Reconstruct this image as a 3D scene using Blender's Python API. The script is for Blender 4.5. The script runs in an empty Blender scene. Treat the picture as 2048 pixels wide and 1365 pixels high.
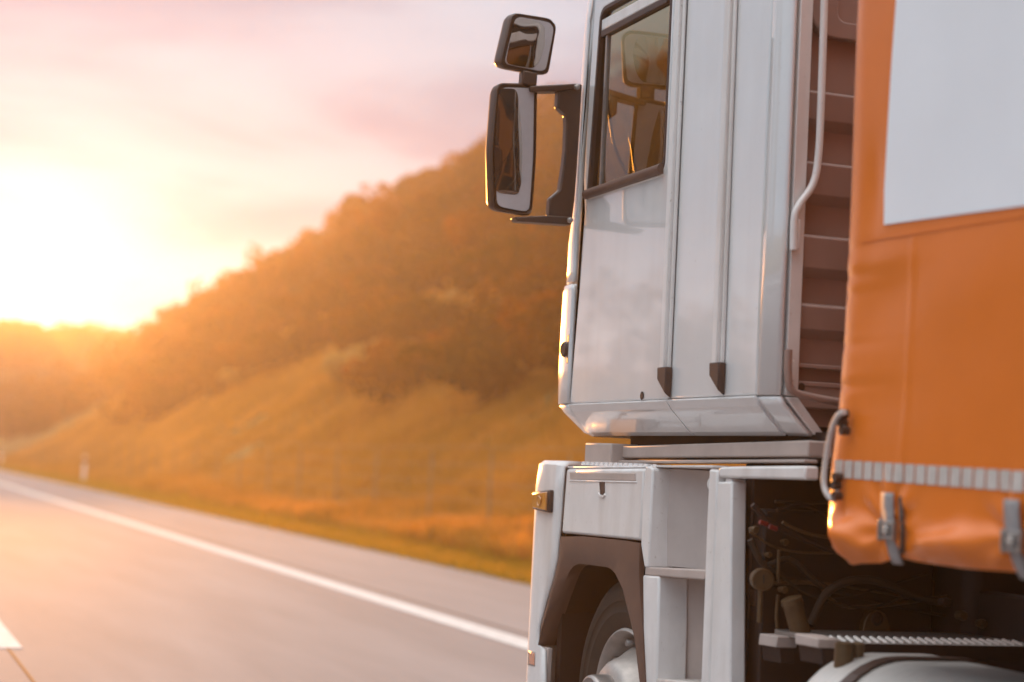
import bpy, bmesh, math, random
import numpy as np
from mathutils import Vector, Matrix

random.seed(7)
rng = np.random.default_rng(7)
scene = bpy.context.scene
COL = scene.collection
R = math.radians

# ------------------------------------------------------------------ camera
F_PX, CX, CY, ROLL, EYE = 3700.0, 1024.0, 682.5, 0.05, 1.33
PITCH = math.atan(255.9 / F_PX)
YAW = math.atan(1322.9 / (F_PX / math.cos(PITCH)))
FW = Vector((math.sin(YAW) * math.cos(PITCH), math.cos(YAW) * math.cos(PITCH), math.sin(PITCH)))
RT0 = Vector((math.cos(YAW), -math.sin(YAW), 0))
UP0 = RT0.cross(FW)
CAM = Vector((0, 0, EYE))
cr, sr = math.cos(ROLL), math.sin(ROLL)
RT = RT0 * cr + UP0 * sr          # image right of the slightly tilted camera
UP = UP0 * cr - RT0 * sr
cam_data = bpy.data.cameras.new('camera')
cam = bpy.data.objects.new('camera', cam_data)
COL.objects.link(cam)
m3 = Matrix((RT, UP, -FW)).transposed()
cam.matrix_world = Matrix.Translation(CAM) @ m3.to_4x4()
cam_data.sensor_width = 36
cam_data.lens = F_PX * 36 / 2048
cam_data.clip_start = 0.05
cam_data.clip_end = 4000
cam_data.dof.use_dof = True
cam_data.dof.focus_distance = 7.0
cam_data.dof.aperture_fstop = 1.5
scene.camera = cam

# ------------------------------------------------------------------ sky
SUN_EL, SUN_AZ = R(4.75), R(4.33)
SUN = Vector((math.sin(SUN_AZ) * math.cos(SUN_EL), math.cos(SUN_AZ) * math.cos(SUN_EL), math.sin(SUN_EL)))
world = bpy.data.worlds.new('World')
scene.world = world
world.use_nodes = True
nt = world.node_tree
nt.nodes.clear()


def N(tree, kind, **kw):
    n = tree.nodes.new(kind)
    for k, v in kw.items():
        setattr(n, k, v)
    return n


def wmath(op, a, b=None, tree=None):
    t = tree or nt
    n = N(t, 'ShaderNodeMath', operation=op)
    for i, v in enumerate((a, b)):
        if v is None:
            continue
        if isinstance(v, (int, float)):
            n.inputs[i].default_value = v
        else:
            t.links.new(v, n.inputs[i])
    return n.outputs[0]


def mixc(tree, fac, a, b, blend='MIX'):
    n = N(tree, 'ShaderNodeMix', data_type='RGBA', blend_type=blend)
    n.clamp_factor = True
    for sock, v in ((n.inputs[0], fac), (n.inputs[6], a), (n.inputs[7], b)):
        if isinstance(v, (int, float)):
            sock.default_value = v
        elif isinstance(v, tuple):
            sock.default_value = (*v, 1) if len(v) == 3 else v
        else:
            tree.links.new(v, sock)
    return n.outputs[2]


geo = N(nt, 'ShaderNodeTexCoord')
dirv = geo.outputs['Generated']
sep = N(nt, 'ShaderNodeSeparateXYZ')
nt.links.new(dirv, sep.inputs[0])
dz = wmath('MAXIMUM', sep.outputs[2], 0.0)
dot = N(nt, 'ShaderNodeVectorMath', operation='DOT_PRODUCT')
nt.links.new(dirv, dot.inputs[0])
dot.inputs[1].default_value = SUN
ang = wmath('ARCCOSINE', wmath('MINIMUM', dot.outputs['Value'], 0.99999))
sky = N(nt, 'ShaderNodeTexSky', sky_type='NISHITA', sun_disc=False)
sky.sun_elevation = SUN_EL
sky.sun_rotation = SUN_AZ
sky.air_density = 1.0
sky.dust_density = 1.0
sky.ozone_density = 1.5
# a thin broken cloud sheet overhead, seen in perspective
den = wmath('ADD', dz, 0.10)
cxv = wmath('DIVIDE', sep.outputs[0], den)
cyv = wmath('DIVIDE', sep.outputs[1], den)
cmb = N(nt, 'ShaderNodeCombineXYZ')
nt.links.new(cxv, cmb.inputs[0])
nt.links.new(cyv, cmb.inputs[1])
noi = N(nt, 'ShaderNodeTexNoise')
noi.inputs['Scale'].default_value = 1.0
noi.inputs['Detail'].default_value = 5
noi.inputs['Roughness'].default_value = 0.5
noi.inputs['Distortion'].default_value = 0.4
nt.links.new(cmb.outputs[0], noi.inputs['Vector'])
cover = N(nt, 'ShaderNodeMapRange', interpolation_type='SMOOTHSTEP')
cover.inputs[1].default_value = 0.38
cover.inputs[2].default_value = 0.60
cover.inputs[3].default_value = 0.0
cover.inputs[4].default_value = 1.0
nt.links.new(noi.outputs[0], cover.inputs[0])
BG = 0.1
clear_air = mixc(nt, 1.0, mixc(nt, 1.0, sky.outputs[0], (0.03, 0.045, 0.07), 'MULTIPLY'), (0.80, 1.75, 2.6), 'ADD')      # bright thin veil between the clouds
cloud = mixc(nt, cover.outputs[0], clear_air, (0.20, 0.95, 1.85))
high = wmath('POWER', dz, 1.8)                      # brightening added overhead, out of view, to light the truck's paint
cloud = mixc(nt, 1.0, cloud, mixc(nt, high, (0, 0, 0), (16.5, 16.0, 15.2)), 'ADD')
warm_wide = wmath('POWER', math.e, wmath('MULTIPLY', ang, -1 / R(13)))
warm_core = wmath('POWER', math.e, wmath('MULTIPLY', ang, -1 / R(1.9)))
c1 = mixc(nt, 1.0, cloud, mixc(nt, warm_wide, (0, 0, 0), (0.7, 0.6, 0.9)), 'ADD')
low_band = wmath('MULTIPLY', wmath('POWER', math.e, wmath('MULTIPLY', dz, -21.0)), wmath('POWER', math.e, wmath('MULTIPLY', ang, -1 / R(45))))
c1 = mixc(nt, 1.0, c1, mixc(nt, low_band, (0, 0, 0), (15, 13, 11.5)), 'ADD')
c2 = mixc(nt, 1.0, c1, mixc(nt, warm_core, (0, 0, 0), (8, 6.8, 6.2)), 'ADD')
bg = N(nt, 'ShaderNodeBackground')
bg.inputs['Strength'].default_value = BG
nt.links.new(c2, bg.inputs['Color'])
wo = N(nt, 'ShaderNodeOutputWorld')
nt.links.new(bg.outputs[0], wo.inputs['Surface'])

# ------------------------------------------------------------------ sun
sd = bpy.data.lights.new('sun', 'SUN')
sd.energy = 4.0
sd.angle = R(0.6)
sd.color = (1.0, 0.38, 0.07)
sun = bpy.data.objects.new('sun', sd)
COL.objects.link(sun)
sun.rotation_euler = (-SUN).to_track_quat('-Z', 'Y').to_euler()

vs = scene.view_settings
vs.view_transform = 'Standard'
vs.look = 'None'
vs.gamma = 1.0
vs.exposure = 0.80
vs.use_curve_mapping = False
scene.cycles.use_denoising = True
scene.cycles.max_bounces = 8
scene.cycles.volume_bounces = 0
scene.cycles.transparent_max_bounces = 12
scene.cycles.sample_clamp_indirect = 6


# ------------------------------------------------------------------ helpers: rays through the camera onto real planes
def ray(x, y):
    a, b = x - CX, y - CY
    return FW * F_PX + RT * a - UP * b


def at_x(x, y, X):
    d = ray(x, y)
    return CAM + d * (X / d.x)


def at_y(x, y, Y):
    d = ray(x, y)
    return CAM + d * (Y / d.y)


def at_plane(x, y, p, n):
    d = ray(x, y)
    return CAM + d * ((p - CAM).dot(n) / d.dot(n))


def tag(o, label=None, cat=None, group=None, kind=None):
    for k, v in (('label', label), ('category', cat), ('group', group), ('kind', kind)):
        if v:
            o[k] = v
    return o


def thing(name, loc, label, cat, group=None):
    o = bpy.data.objects.new(name, None)
    COL.objects.link(o)
    o.location = loc
    o.empty_display_size = 0.2
    return tag(o, label, cat, group)


def root_loc(o):
    loc = Vector()
    while o is not None:
        loc += o.location
        o = o.parent
    return loc


def obj(name, verts, faces, mat, parent=None, bevel=0.0, smooth=False, seg=2, label=None):
    """verts are in world coordinates; the object's origin goes to their bounding-box centre base"""
    V = np.array([tuple(v) for v in verts], dtype=float)
    o0 = Vector(((V[:, 0].min() + V[:, 0].max()) / 2, (V[:, 1].min() + V[:, 1].max()) / 2, V[:, 2].min()))
    me = bpy.data.meshes.new(name)
    me.from_pydata([tuple(Vector(v) - o0) for v in V], [], [tuple(f) for f in faces])
    bm = bmesh.new()
    bm.from_mesh(me)
    bmesh.ops.recalc_face_normals(bm, faces=bm.faces)
    bm.to_mesh(me)
    bm.free()
    me.materials.append(mat)
    o = bpy.data.objects.new(name, me)
    COL.objects.link(o)
    if parent is not None:
        o.parent = parent
        o.location = o0 - root_loc(parent)
    else:
        o.location = o0
    if bevel:
        b = o.modifiers.new('bevel', 'BEVEL')
        b.width = bevel
        b.segments = seg
        b.limit_method = 'ANGLE'
        b.angle_limit = R(35)
        b.harden_normals = False
    if smooth or bevel:
        for p in me.polygons:
            p.use_smooth = True
        if not smooth:
            me.set_sharp_from_angle(angle=R(40))
        else:
            me.set_sharp_from_angle(angle=R(55))
    if label:
        o['label'] = label
    return o


def box(name, x0, x1, y0, y1, z0, z1, mat, parent=None, bevel=0.0, **k):
    v = [(x, y, z) for x in (x0, x1) for y in (y0, y1) for z in (z0, z1)]
    f = [(0, 1, 3, 2), (4, 6, 7, 5), (0, 4, 5, 1), (2, 3, 7, 6), (0, 2, 6, 4), (1, 5, 7, 3)]
    return obj(name, v, f, mat, parent, bevel, **k)


def prism(name, pts, off, mat, parent=None, bevel=0.0, **k):
    """polygon pts (3D, in order) pushed along off"""
    n = len(pts)
    off = Vector(off)
    v = [Vector(p) for p in pts] + [Vector(p) + off for p in pts]
    f = [tuple(range(n))[::-1], tuple(range(n, 2 * n))]
    f += [(i, (i + 1) % n, n + (i + 1) % n, n + i) for i in range(n)]
    return obj(name, v, f, mat, parent, bevel, **k)


def plate(name, px, X, thick, mat, parent, bevel=0.004, **k):
    return prism(name, [at_x(x, y, X) for x, y in px], (thick, 0, 0), mat, parent, bevel, **k)


def ring_plate(name, outer, inner, off, mat, parent, bevel=0.0, closed=True, **k):
    n = len(outer)
    off = Vector(off)
    v = [Vector(p) for p in outer] + [Vector(p) for p in inner]
    v += [p + off for p in v]
    f = []
    m = n if closed else n - 1
    for i in range(m):
        j = (i + 1) % n
        f += [(i, j, n + j, n + i), (2 * n + i, 3 * n + i, 3 * n + j, 2 * n + j),
              (i, 2 * n + i, 2 * n + j, j), (n + i, n + j, 3 * n + j, 3 * n + i)]
    if not closed:
        f += [(0, n, 3 * n, 2 * n), (n - 1, 3 * n - 1, 4 * n - 1, 2 * n - 1)]
    return obj(name, v, f, mat, parent, bevel, **k)


def loft(name, rows, mat, parent, closed_u=False, caps=False, smooth=True, thick=0.0, bevel=0.0, **k):
    nr, nc = len(rows), len(rows[0])
    v = [Vector(p) for r in rows for p in r]
    f = []
    for i in range(nr - 1):
        for j in range(nc if closed_u else nc - 1):
            j2 = (j + 1) % nc
            f.append((i * nc + j, i * nc + j2, (i + 1) * nc + j2, (i + 1) * nc + j))
    if caps:
        f.append(tuple(range(nc))[::-1])
        f.append(tuple(range((nr - 1) * nc, nr * nc)))
    o = obj(name, v, f, mat, parent, bevel, smooth, **k)
    if thick:
        s = o.modifiers.new('thick', 'SOLIDIFY')
        s.thickness = thick
        s.offset = 0
    return o


def smooth_path(pts, n=6):
    """Catmull-Rom through the points"""
    P = [Vector(p) for p in pts]
    P = [P[0] * 2 - P[1]] + P + [P[-1] * 2 - P[-2]]
    out = []
    for i in range(1, len(P) - 2):
        for s in range(n):
            t = s / n
            a, b, c, d = P[i - 1:i + 3]
            out.append(0.5 * ((2 * b) + (c - a) * t + (2 * a - 5 * b + 4 * c - d) * t * t + (3 * b - a - 3 * c + d) * t ** 3))
    out.append(P[-2])
    return out


def tube(name, path, r, mat, parent, sides=10, **k):
    path = [Vector(p) for p in path]
    rows = []
    up = Vector((0.123, 0.31, 0.94)).normalized()
    for i, p in enumerate(path):
        t = (path[min(i + 1, len(path) - 1)] - path[max(i - 1, 0)]).normalized()
        a = t.cross(up)
        if a.length < 0.05:
            a = t.cross(Vector((1, 0, 0)))
        a.normalize()
        b = t.cross(a)
        rows.append([p + (a * math.cos(q) + b * math.sin(q)) * r for q in [2 * math.pi * s / sides for s in range(sides)]])
    return loft(name, rows, mat, parent, closed_u=True, caps=True, **k)


def lathe(name, prof, c, axis, mat, parent, sides=40, caps=True, **k):
    """prof: list of (distance along axis, radius)"""
    axis = Vector(axis).normalized()
    a = axis.cross(Vector((0, 0, 1)))
    if a.length < 0.1:
        a = Vector((1, 0, 0))
    a.normalize()
    b = axis.cross(a)
    rows = []
    for h, r in prof:
        rows.append([Vector(c) + axis * h + (a * math.cos(q) + b * math.sin(q)) * r for q in [2 * math.pi * s / sides for s in range(sides)]])
    return loft(name, rows, mat, parent, closed_u=True, caps=caps, **k)


# ------------------------------------------------------------------ materials
def mat(name, col, rough=0.5, metal=0.0, var=0.0, vscale=6.0, bump=0.0, bscale=40.0, coat=0.0, spec=0.5,
        col2=None, stretch=(1, 1, 1), rvar=0.0, bdist=0.01):
    m = bpy.data.materials.new(name)
    m.use_nodes = True
    t = m.node_tree
    b = t.nodes['Principled BSDF']
    b.inputs['Base Color'].default_value = (*col, 1)
    b.inputs['Roughness'].default_value = rough
    b.inputs['Metallic'].default_value = metal
    b.inputs['Specular IOR Level'].default_value = spec
    b.inputs['Coat Weight'].default_value = coat
    b.inputs['Coat Roughness'].default_value = 0.03
    b.inputs['Coat IOR'].default_value = 2.3
    tc = N(t, 'ShaderNodeTexCoord')
    mp = N(t, 'ShaderNodeMapping')
    mp.inputs['Scale'].default_value = stretch
    t.links.new(tc.outputs['Object'], mp.inputs[0])
    if var or col2 or rvar:
        n = N(t, 'ShaderNodeTexNoise')
        n.inputs['Scale'].default_value = vscale
        n.inputs['Detail'].default_value = 7
        n.inputs['Roughness'].default_value = 0.62
        t.links.new(mp.outputs[0], n.inputs['Vector'])
        mr = N(t, 'ShaderNodeMapRange')
        mr.inputs[1].default_value = 0.3
        mr.inputs[2].default_value = 0.7
        t.links.new(n.outputs[0], mr.inputs[0])
        c2 = col2 or tuple(c * (1 - var) for c in col)
        t.links.new(mixc(t, mr.outputs[0], col, c2), b.inputs['Base Color'])
        if rvar:
            r2 = N(t, 'ShaderNodeMapRange')
            r2.inputs[3].default_value = max(0.02, rough - rvar)
            r2.inputs[4].default_value = rough + rvar
            t.links.new(mr.outputs[0], r2.inputs[0])
            t.links.new(r2.outputs[0], b.inputs['Roughness'])
    if bump:
        n2 = N(t, 'ShaderNodeTexNoise')
        n2.inputs['Scale'].default_value = bscale
        n2.inputs['Detail'].default_value = 4
        t.links.new(mp.outputs[0], n2.inputs['Vector'])
        bp = N(t, 'ShaderNodeBump')
        bp.inputs['Strength'].default_value = bump
        bp.inputs['Distance'].default_value = bdist
        t.links.new(n2.outputs[0], bp.inputs['Height'])
        t.links.new(bp.outputs[0], b.inputs['Normal'])
    return m


M = {}
M['white'] = mat('white_paint', (0.77, 0.765, 0.77), 0.32, var=0.05, vscale=5, coat=0.9, bump=0.02, bscale=2.2, bdist=0.02)


def add_dirt(m, amount, dirt=(0.36, 0.27, 0.21), streak=(14, 14, 1.1)):
    """thin road film: vertical streaks and fine specks over the paint"""
    t = m.node_tree
    b = t.nodes['Principled BSDF']
    src = b.inputs['Base Color'].links[0].from_socket
    g = N(t, 'ShaderNodeNewGeometry')
    mp = N(t, 'ShaderNodeMapping')
    mp.inputs['Scale'].default_value = streak
    t.links.new(g.outputs['Position'], mp.inputs[0])
    n1 = N(t, 'ShaderNodeTexNoise')
    n1.inputs['Scale'].default_value = 1.0
    n1.inputs['Detail'].default_value = 6
    t.links.new(mp.outputs[0], n1.inputs['Vector'])
    r1 = N(t, 'ShaderNodeMapRange')
    r1.inputs[1].default_value = 0.45
    r1.inputs[2].default_value = 0.8
    r1.inputs[4].default_value = amount
    t.links.new(n1.outputs[0], r1.inputs[0])
    n2 = N(t, 'ShaderNodeTexNoise')
    n2.inputs['Scale'].default_value = 55
    n2.inputs['Detail'].default_value = 3
    t.links.new(g.outputs['Position'], n2.inputs['Vector'])
    r2 = N(t, 'ShaderNodeMapRange')
    r2.inputs[1].default_value = 0.66
    r2.inputs[2].default_value = 0.76
    r2.inputs[4].default_value = amount * 1.2
    t.links.new(n2.outputs[0], r2.inputs[0])
    f = wmath('MAXIMUM', r1.outputs[0], r2.outputs[0], t)
    t.links.new(mixc(t, f, src, dirt), b.inputs['Base Color'])


add_dirt(M['white'], 0.16, streak=(7, 7, 0.8))
M['white_low'] = mat('white_plastic', (0.80, 0.76, 0.745), 0.38, var=0.10, vscale=7, bump=0.05, bscale=90, coat=0.2, bdist=0.002)
add_dirt(M['white_low'], 0.36, streak=(9, 9, 1.6))
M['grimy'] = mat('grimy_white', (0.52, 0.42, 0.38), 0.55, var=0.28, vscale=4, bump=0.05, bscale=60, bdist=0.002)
M['plastic'] = mat('brown_black_plastic', (0.060, 0.028, 0.019), 0.42, var=0.25, vscale=8, bump=0.12, bscale=350, bdist=0.0008)
M['fender'] = mat('veiled_fender_plastic', (0.13, 0.065, 0.045), 0.5, var=0.25, vscale=7, bump=0.15, bscale=300, bdist=0.001)  # brown plastic, lightened by the hazy veil put into its colour
M['rubber'] = mat('tyre_rubber', (0.035, 0.018, 0.009), 0.75, var=0.35, vscale=12, bump=0.1, bscale=120, bdist=0.002)
M['gasket'] = mat('window_gasket', (0.045, 0.020, 0.015), 0.5, var=0.2)
M['chassis'] = mat('dark_chassis', (0.028, 0.008, 0.004), 0.7, var=0.5, vscale=5, bump=0.2, bscale=60, bdist=0.003)
M['rearwall'] = mat('gap_shaded_paint', (0.34, 0.215, 0.18), 0.45, var=0.18, vscale=5, stretch=(1, 1, 0.5), bump=0.05, bscale=70, bdist=0.002)  # white paint with the shade of the gap put into its base colour
M['alu'] = mat('brushed_aluminium', (0.72, 0.67, 0.63), 0.36, 0.35, var=0.18, vscale=9, bump=0.06, bscale=120, stretch=(1, 6, 1), bdist=0.002, rvar=0.08)
M['steel'] = mat('dull_steel', (0.42, 0.38, 0.36), 0.42, 0.8, var=0.25, vscale=20)
M['hub'] = mat('grey_hub_paint', (0.56, 0.50, 0.46), 0.42, 0.45, var=0.3, vscale=14, bump=0.1, bscale=60, bdist=0.002)
M['amber'] = mat('amber_lens', (0.62, 0.22, 0.02), 0.18, var=0.15, vscale=30, coat=0.8)
M['reflector'] = mat('orange_reflector', (0.75, 0.26, 0.12), 0.2, var=0.3, vscale=60, coat=0.8)
M['red'] = mat('red_coupling', (0.16, 0.008, 0.004), 0.5)
M['dial'] = mat('dull_dial', (0.85, 0.72, 0.60), 0.5, var=0.2, vscale=30)
M['brass'] = mat('dirty_brass', (0.13, 0.075, 0.035), 0.45, 0.4, var=0.4, vscale=20)
M['tarp'] = mat('orange_tarpaulin', (0.80, 0.19, 0.02), 0.27, var=0.08, vscale=2.5, bump=0.08, bscale=3.0, bdist=0.03)
M['tarp_white'] = mat('white_tarpaulin', (0.87, 0.87, 0.91), 0.42, var=0.05, vscale=2.0, bump=0.08, bscale=2.5, bdist=0.03)
M['strip'] = mat('retroreflective_tape', (0.62, 0.55, 0.51), 0.35, var=0.2, vscale=30)
M['webbing'] = mat('grey_webbing', (0.36, 0.33, 0.33), 0.7, var=0.2, vscale=60, bump=0.2, bscale=300, bdist=0.001)
M['mirror'] = mat('mirror_glass', (0.50, 0.42, 0.38), 0.02, 1.0)
M['door_reflection'] = mat('pale_door_reflection', (0.55, 0.49, 0.50), 0.25, var=0.1, vscale=20)  # pale tone of the white door as reflected in the mirrors
M['seat'] = mat('seat_cloth', (0.055, 0.035, 0.022), 0.8, var=0.3, vscale=30)
M['cabin'] = mat('cabin_trim', (0.22, 0.18, 0.15), 0.6, var=0.15, vscale=8)
M['dash'] = mat('dashboard_plastic', (0.07, 0.05, 0.035), 0.5, var=0.2)
M['roadpaint'] = mat('road_paint', (0.58, 0.56, 0.55), 0.85, spec=0.08, var=0.30, vscale=9, bump=0.2, bscale=140, bdist=0.003)
M['asphalt'] = mat('asphalt', (0.25, 0.225, 0.225), 0.85, var=0.22, vscale=1.2, stretch=(1, 0.12, 1), bump=0.35, bscale=110, bdist=0.004, spec=0.06)
M['seam'] = mat('tar_seam', (0.05, 0.04, 0.035), 0.8, spec=0.1)
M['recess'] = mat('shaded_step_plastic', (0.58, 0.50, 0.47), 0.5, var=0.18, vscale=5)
M['soil'] = mat('grass_soil', (0.24, 0.14, 0.045), 0.9, var=0.5, vscale=0.35, bump=0.5, bscale=6, bdist=0.1, spec=0.05, col2=(0.085, 0.065, 0.02))
M['rope'] = mat('pale_rope', (0.62, 0.55, 0.52), 0.6, var=0.15, vscale=60)
M['far'] = mat('far_field', (0.05, 0.036, 0.012), 0.9, var=0.5, vscale=0.02, col2=(0.03, 0.025, 0.01), spec=0.05)
M['post'] = mat('post_plastic', (0.78, 0.76, 0.74), 0.45, var=0.08)
M['wood'] = mat('grey_wood', (0.30, 0.19, 0.10), 0.8, var=0.35, vscale=9)
M['wire'] = mat('galvanised_wire', (0.30, 0.26, 0.22), 0.5, 0.7)
M['bark'] = mat('bark', (0.07, 0.05, 0.035), 0.9, var=0.4, vscale=12, bump=0.4, bscale=30)
M['black'] = mat('black_band', (0.02, 0.02, 0.02), 0.5)


def leaf_mat(name, c1, c2, trans):
    m = bpy.data.materials.new(name)
    m.use_nodes = True
    t = m.node_tree
    t.nodes.clear()
    out = N(t, 'ShaderNodeOutputMaterial')
    g = N(t, 'ShaderNodeNewGeometry')
    rp = N(t, 'ShaderNodeTexNoise')
    rp.inputs['Scale'].default_value = 0.38
    rp.inputs['Detail'].default_value = 4
    t.links.new(g.outputs['Position'], rp.inputs['Vector'])
    mr = N(t, 'ShaderNodeMapRange')
    mr.inputs[1].default_value = 0.35
    mr.inputs[2].default_value = 0.65
    t.links.new(rp.outputs[0], mr.inputs[0])
    c = mixc(t, mr.outputs[0], c1, c2)
    d = N(t, 'ShaderNodeBsdfDiffuse')
    tr = N(t, 'ShaderNodeBsdfTranslucent')
    t.links.new(c, d.inputs[0])
    t.links.new(mixc(t, 1.0, c, trans, 'MULTIPLY'), tr.inputs[0])
    mx = N(t, 'ShaderNodeMixShader')
    mx.inputs[0].default_value = 0.5
    t.links.new(d.outputs[0], mx.inputs[1])
    t.links.new(tr.outputs[0], mx.inputs[2])
    t.links.new(mx.outputs[0], out.inputs[0])
    return m


M['leaf'] = leaf_mat('shrub_leaves', (0.034, 0.027, 0.003), (0.115, 0.043, 0.004), (2.2, 1.4, 0.4))
M['leaf_pale'] = leaf_mat('pale_shrub_leaves', (0.42, 0.28, 0.12), (0.34, 0.22, 0.09), (1.3, 1.2, 0.7))
M['grass'] = leaf_mat('dry_grass', (0.46, 0.25, 0.065), (0.30, 0.17, 0.035), (1.7, 1.2, 0.5))
M['grass_green'] = leaf_mat('verge_grass', (0.32, 0.21, 0.03), (0.36, 0.22, 0.04), (1.6, 1.3, 0.5))


def glass_mat(name, tint):
    m = bpy.data.materials.new(name)
    m.use_nodes = True
    t = m.node_tree
    t.nodes.clear()
    out = N(t, 'ShaderNodeOutputMaterial')
    fr = N(t, 'ShaderNodeLayerWeight')
    fr.inputs[0].default_value = 0.5
    k = wmath('ADD', 0.07, wmath('MULTIPLY', wmath('POWER', fr.outputs['Facing'], 4.0, t), 0.9, t), t)
    tb = N(t, 'ShaderNodeBsdfTransparent')
    tb.inputs[0].default_value = (*tint, 1)
    gb = N(t, 'ShaderNodeBsdfGlossy')
    gb.inputs['Roughness'].default_value = 0.01
    mx = N(t, 'ShaderNodeMixShader')
    t.links.new(k, mx.inputs[0])
    t.links.new(tb.outputs[0], mx.inputs[1])
    t.links.new(gb.outputs[0], mx.inputs[2])
    t.links.new(mx.outputs[0], out.inputs[0])
    return m


M['glass'] = glass_mat('window_glass', (0.60, 0.58, 0.44))


# ------------------------------------------------------------------ noise for terrain and plants
def vnoise(x, y, seed=0):
    x = np.asarray(x, float)
    y = np.asarray(y, float)
    xi, yi = np.floor(x), np.floor(y)
    fx, fy = x - xi, y - yi
    fx = fx * fx * (3 - 2 * fx)
    fy = fy * fy * (3 - 2 * fy)

    def h(a, b):
        v = np.sin(a * 127.1 + b * 311.7 + seed * 74.7) * 43758.5453
        return v - np.floor(v)
    return (h(xi, yi) * (1 - fx) + h(xi + 1, yi) * fx) * (1 - fy) + (h(xi, yi + 1) * (1 - fx) + h(xi + 1, yi + 1) * fx) * fy


def fbm(x, y, seed=0, o=4):
    s, a = 0, 0.5
    for i in range(o):
        s = s + a * vnoise(np.asarray(x) * 2 ** i, np.asarray(y) * 2 ** i, seed + i)
        a *= 0.5
    return s


# ------------------------------------------------------------------ the setting
def grid(name, xs, ys, hf, m, kind='structure'):
    Xg, Yg = np.meshgrid(xs, ys, indexing='ij')
    Z = hf(Xg, Yg)
    nx, ny = Xg.shape
    V = np.stack([Xg.ravel(), Yg.ravel(), Z.ravel()], 1)
    idx = np.arange(nx * ny).reshape(nx, ny)
    Fq = np.stack([idx[:-1, :-1].ravel(), idx[1:, :-1].ravel(), idx[1:, 1:].ravel(), idx[:-1, 1:].ravel()], 1)
    o = raw(name, V, Fq, m)
    o.data.polygons.foreach_set('use_smooth', np.ones(len(Fq), bool))
    return tag(o, kind=kind)


def raw(name, V, Fq, m, parent=None):
    me = bpy.data.meshes.new(name)
    V = np.asarray(V, np.float32)
    Fq = np.asarray(Fq, np.int32)
    me.vertices.add(len(V))
    me.vertices.foreach_set('co', V.ravel())
    k = Fq.shape[1]
    me.loops.add(Fq.size)
    me.loops.foreach_set('vertex_index', Fq.ravel())
    me.polygons.add(len(Fq))
    me.polygons.foreach_set('loop_start', np.arange(0, Fq.size, k, dtype=np.int32))
    me.polygons.foreach_set('loop_total', np.full(len(Fq), k, np.int32))
    me.update(calc_edges=True)
    me.materials.append(m)
    o = bpy.data.objects.new(name, me)
    COL.objects.link(o)
    if parent is not None:
        o.parent = parent
        o.location = -root_loc(parent)
    return o


def ridge_top(Y):
    return np.interp(Y, [-60, 60, 90, 120, 150, 175, 195, 230, 300, 420], [13.6, 14.6, 14.2, 13.5, 12.4, 10.9, 6.0, 2.6, 2.0, 2.0])


def hill(X, Y):
    X = np.asarray(X, float)
    Y = np.asarray(Y, float)
    top = ridge_top(Y)
    s = np.clip((X - 10.2) / 19.8, 0, 1)
    z = 0.10 * np.clip(X - 7.7, 0, 2.5) - 0.02 + top * (0.62 * s + 0.38 * s * s * (3 - 2 * s))
    z = z + np.clip(X - 30, 0, 80) * 0.02
    bumps = (fbm(X * 0.35, Y * 0.35, 3) - 0.47) * 0.8 + (fbm(X * 0.08, Y * 0.06, 5) - 0.47) * 1.2
    return z + bumps * np.clip((X - 9.5) / 4, 0, 1)


def far_hill(X, Y):
    X = np.asarray(X, float)
    Y = np.asarray(Y, float)
    s = np.clip((Y - 200) / 66, 0, 1)
    s = s * s * (3 - 2 * s)
    gap = np.clip((np.abs(X - 0) - 14) / 16, 0, 1)          # the road runs on through a gap
    gap = np.where(X > 0, np.clip((X - 9) / 9, 0, 1), np.clip((-X - 30) / 40, 0, 1))
    gap = gap * gap * (3 - 2 * gap)
    base = 17.9 + 0.9 * np.clip((X - 22) / 30, 0, 1) + 1.0 * (fbm(X * 0.008 + 3.1, Y * 0.006, 9) - 0.47)
    back = np.clip((Y - 272) / 110, 0, 1)
    return -0.44 + gap * s * base * (1 - 0.6 * back) + (fbm(X * 0.05, Y * 0.05, 12) - 0.47) * 1.0 * s * gap


grid('ground', np.array([-780, -4.3, 780]), np.array([-380, 320, 1150]), lambda x, y: np.full_like(x, -0.45), M['soil'])
grid('hills', np.concatenate([np.linspace(-760, -40, 40), np.linspace(-35, 130, 70), np.linspace(140, 760, 40)]), np.linspace(197, 400, 70), far_hill, M['far'])
xs = np.concatenate([np.arange(7.7, 32, 0.45), np.arange(32.5, 120, 4)])
grid('embankment', xs, np.concatenate([np.arange(-60, 10, 5), np.arange(10, 120, 0.8), np.arange(120, 420, 3)]), hill, M['soil'])
grid('meadow', np.linspace(-260, -4.6, 40), np.linspace(-120, 330, 60), lambda x, y: -0.12 + 0.5 * (fbm(x * .05, y * .05, 2) - .47) * np.clip((-x - 5) / 6, 0, 1), M['soil'])
road = box('road', -4.6, 7.72, -120, 330, -0.5, 0.0, M['asphalt'])
tag(road, kind='structure')
for x0, x1, y0, y1, nm in [(4.86, 5.13, -100, 320, 'edge_line'), (-2.95, -2.65, -100, 320, 'edge_line')]:
    box(nm, x0, x1, y0, y1, 0.001, 0.005, M['roadpaint'], road)
for k in range(-5, 18):
    y1 = 12.55 + 6 + k * 18.0
    box('lane_dash', 1.04, 1.19, y1 - 6, y1, 0.001, 0.005, M['roadpaint'], road)
box('road_joint', 1.085, 1.105, -100, 320, 0.0008, 0.003, M['seam'], road)
box('road_joint', 5.3, 5.325, -100, 320, 0.0008, 0.003, M['seam'], road)


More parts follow.
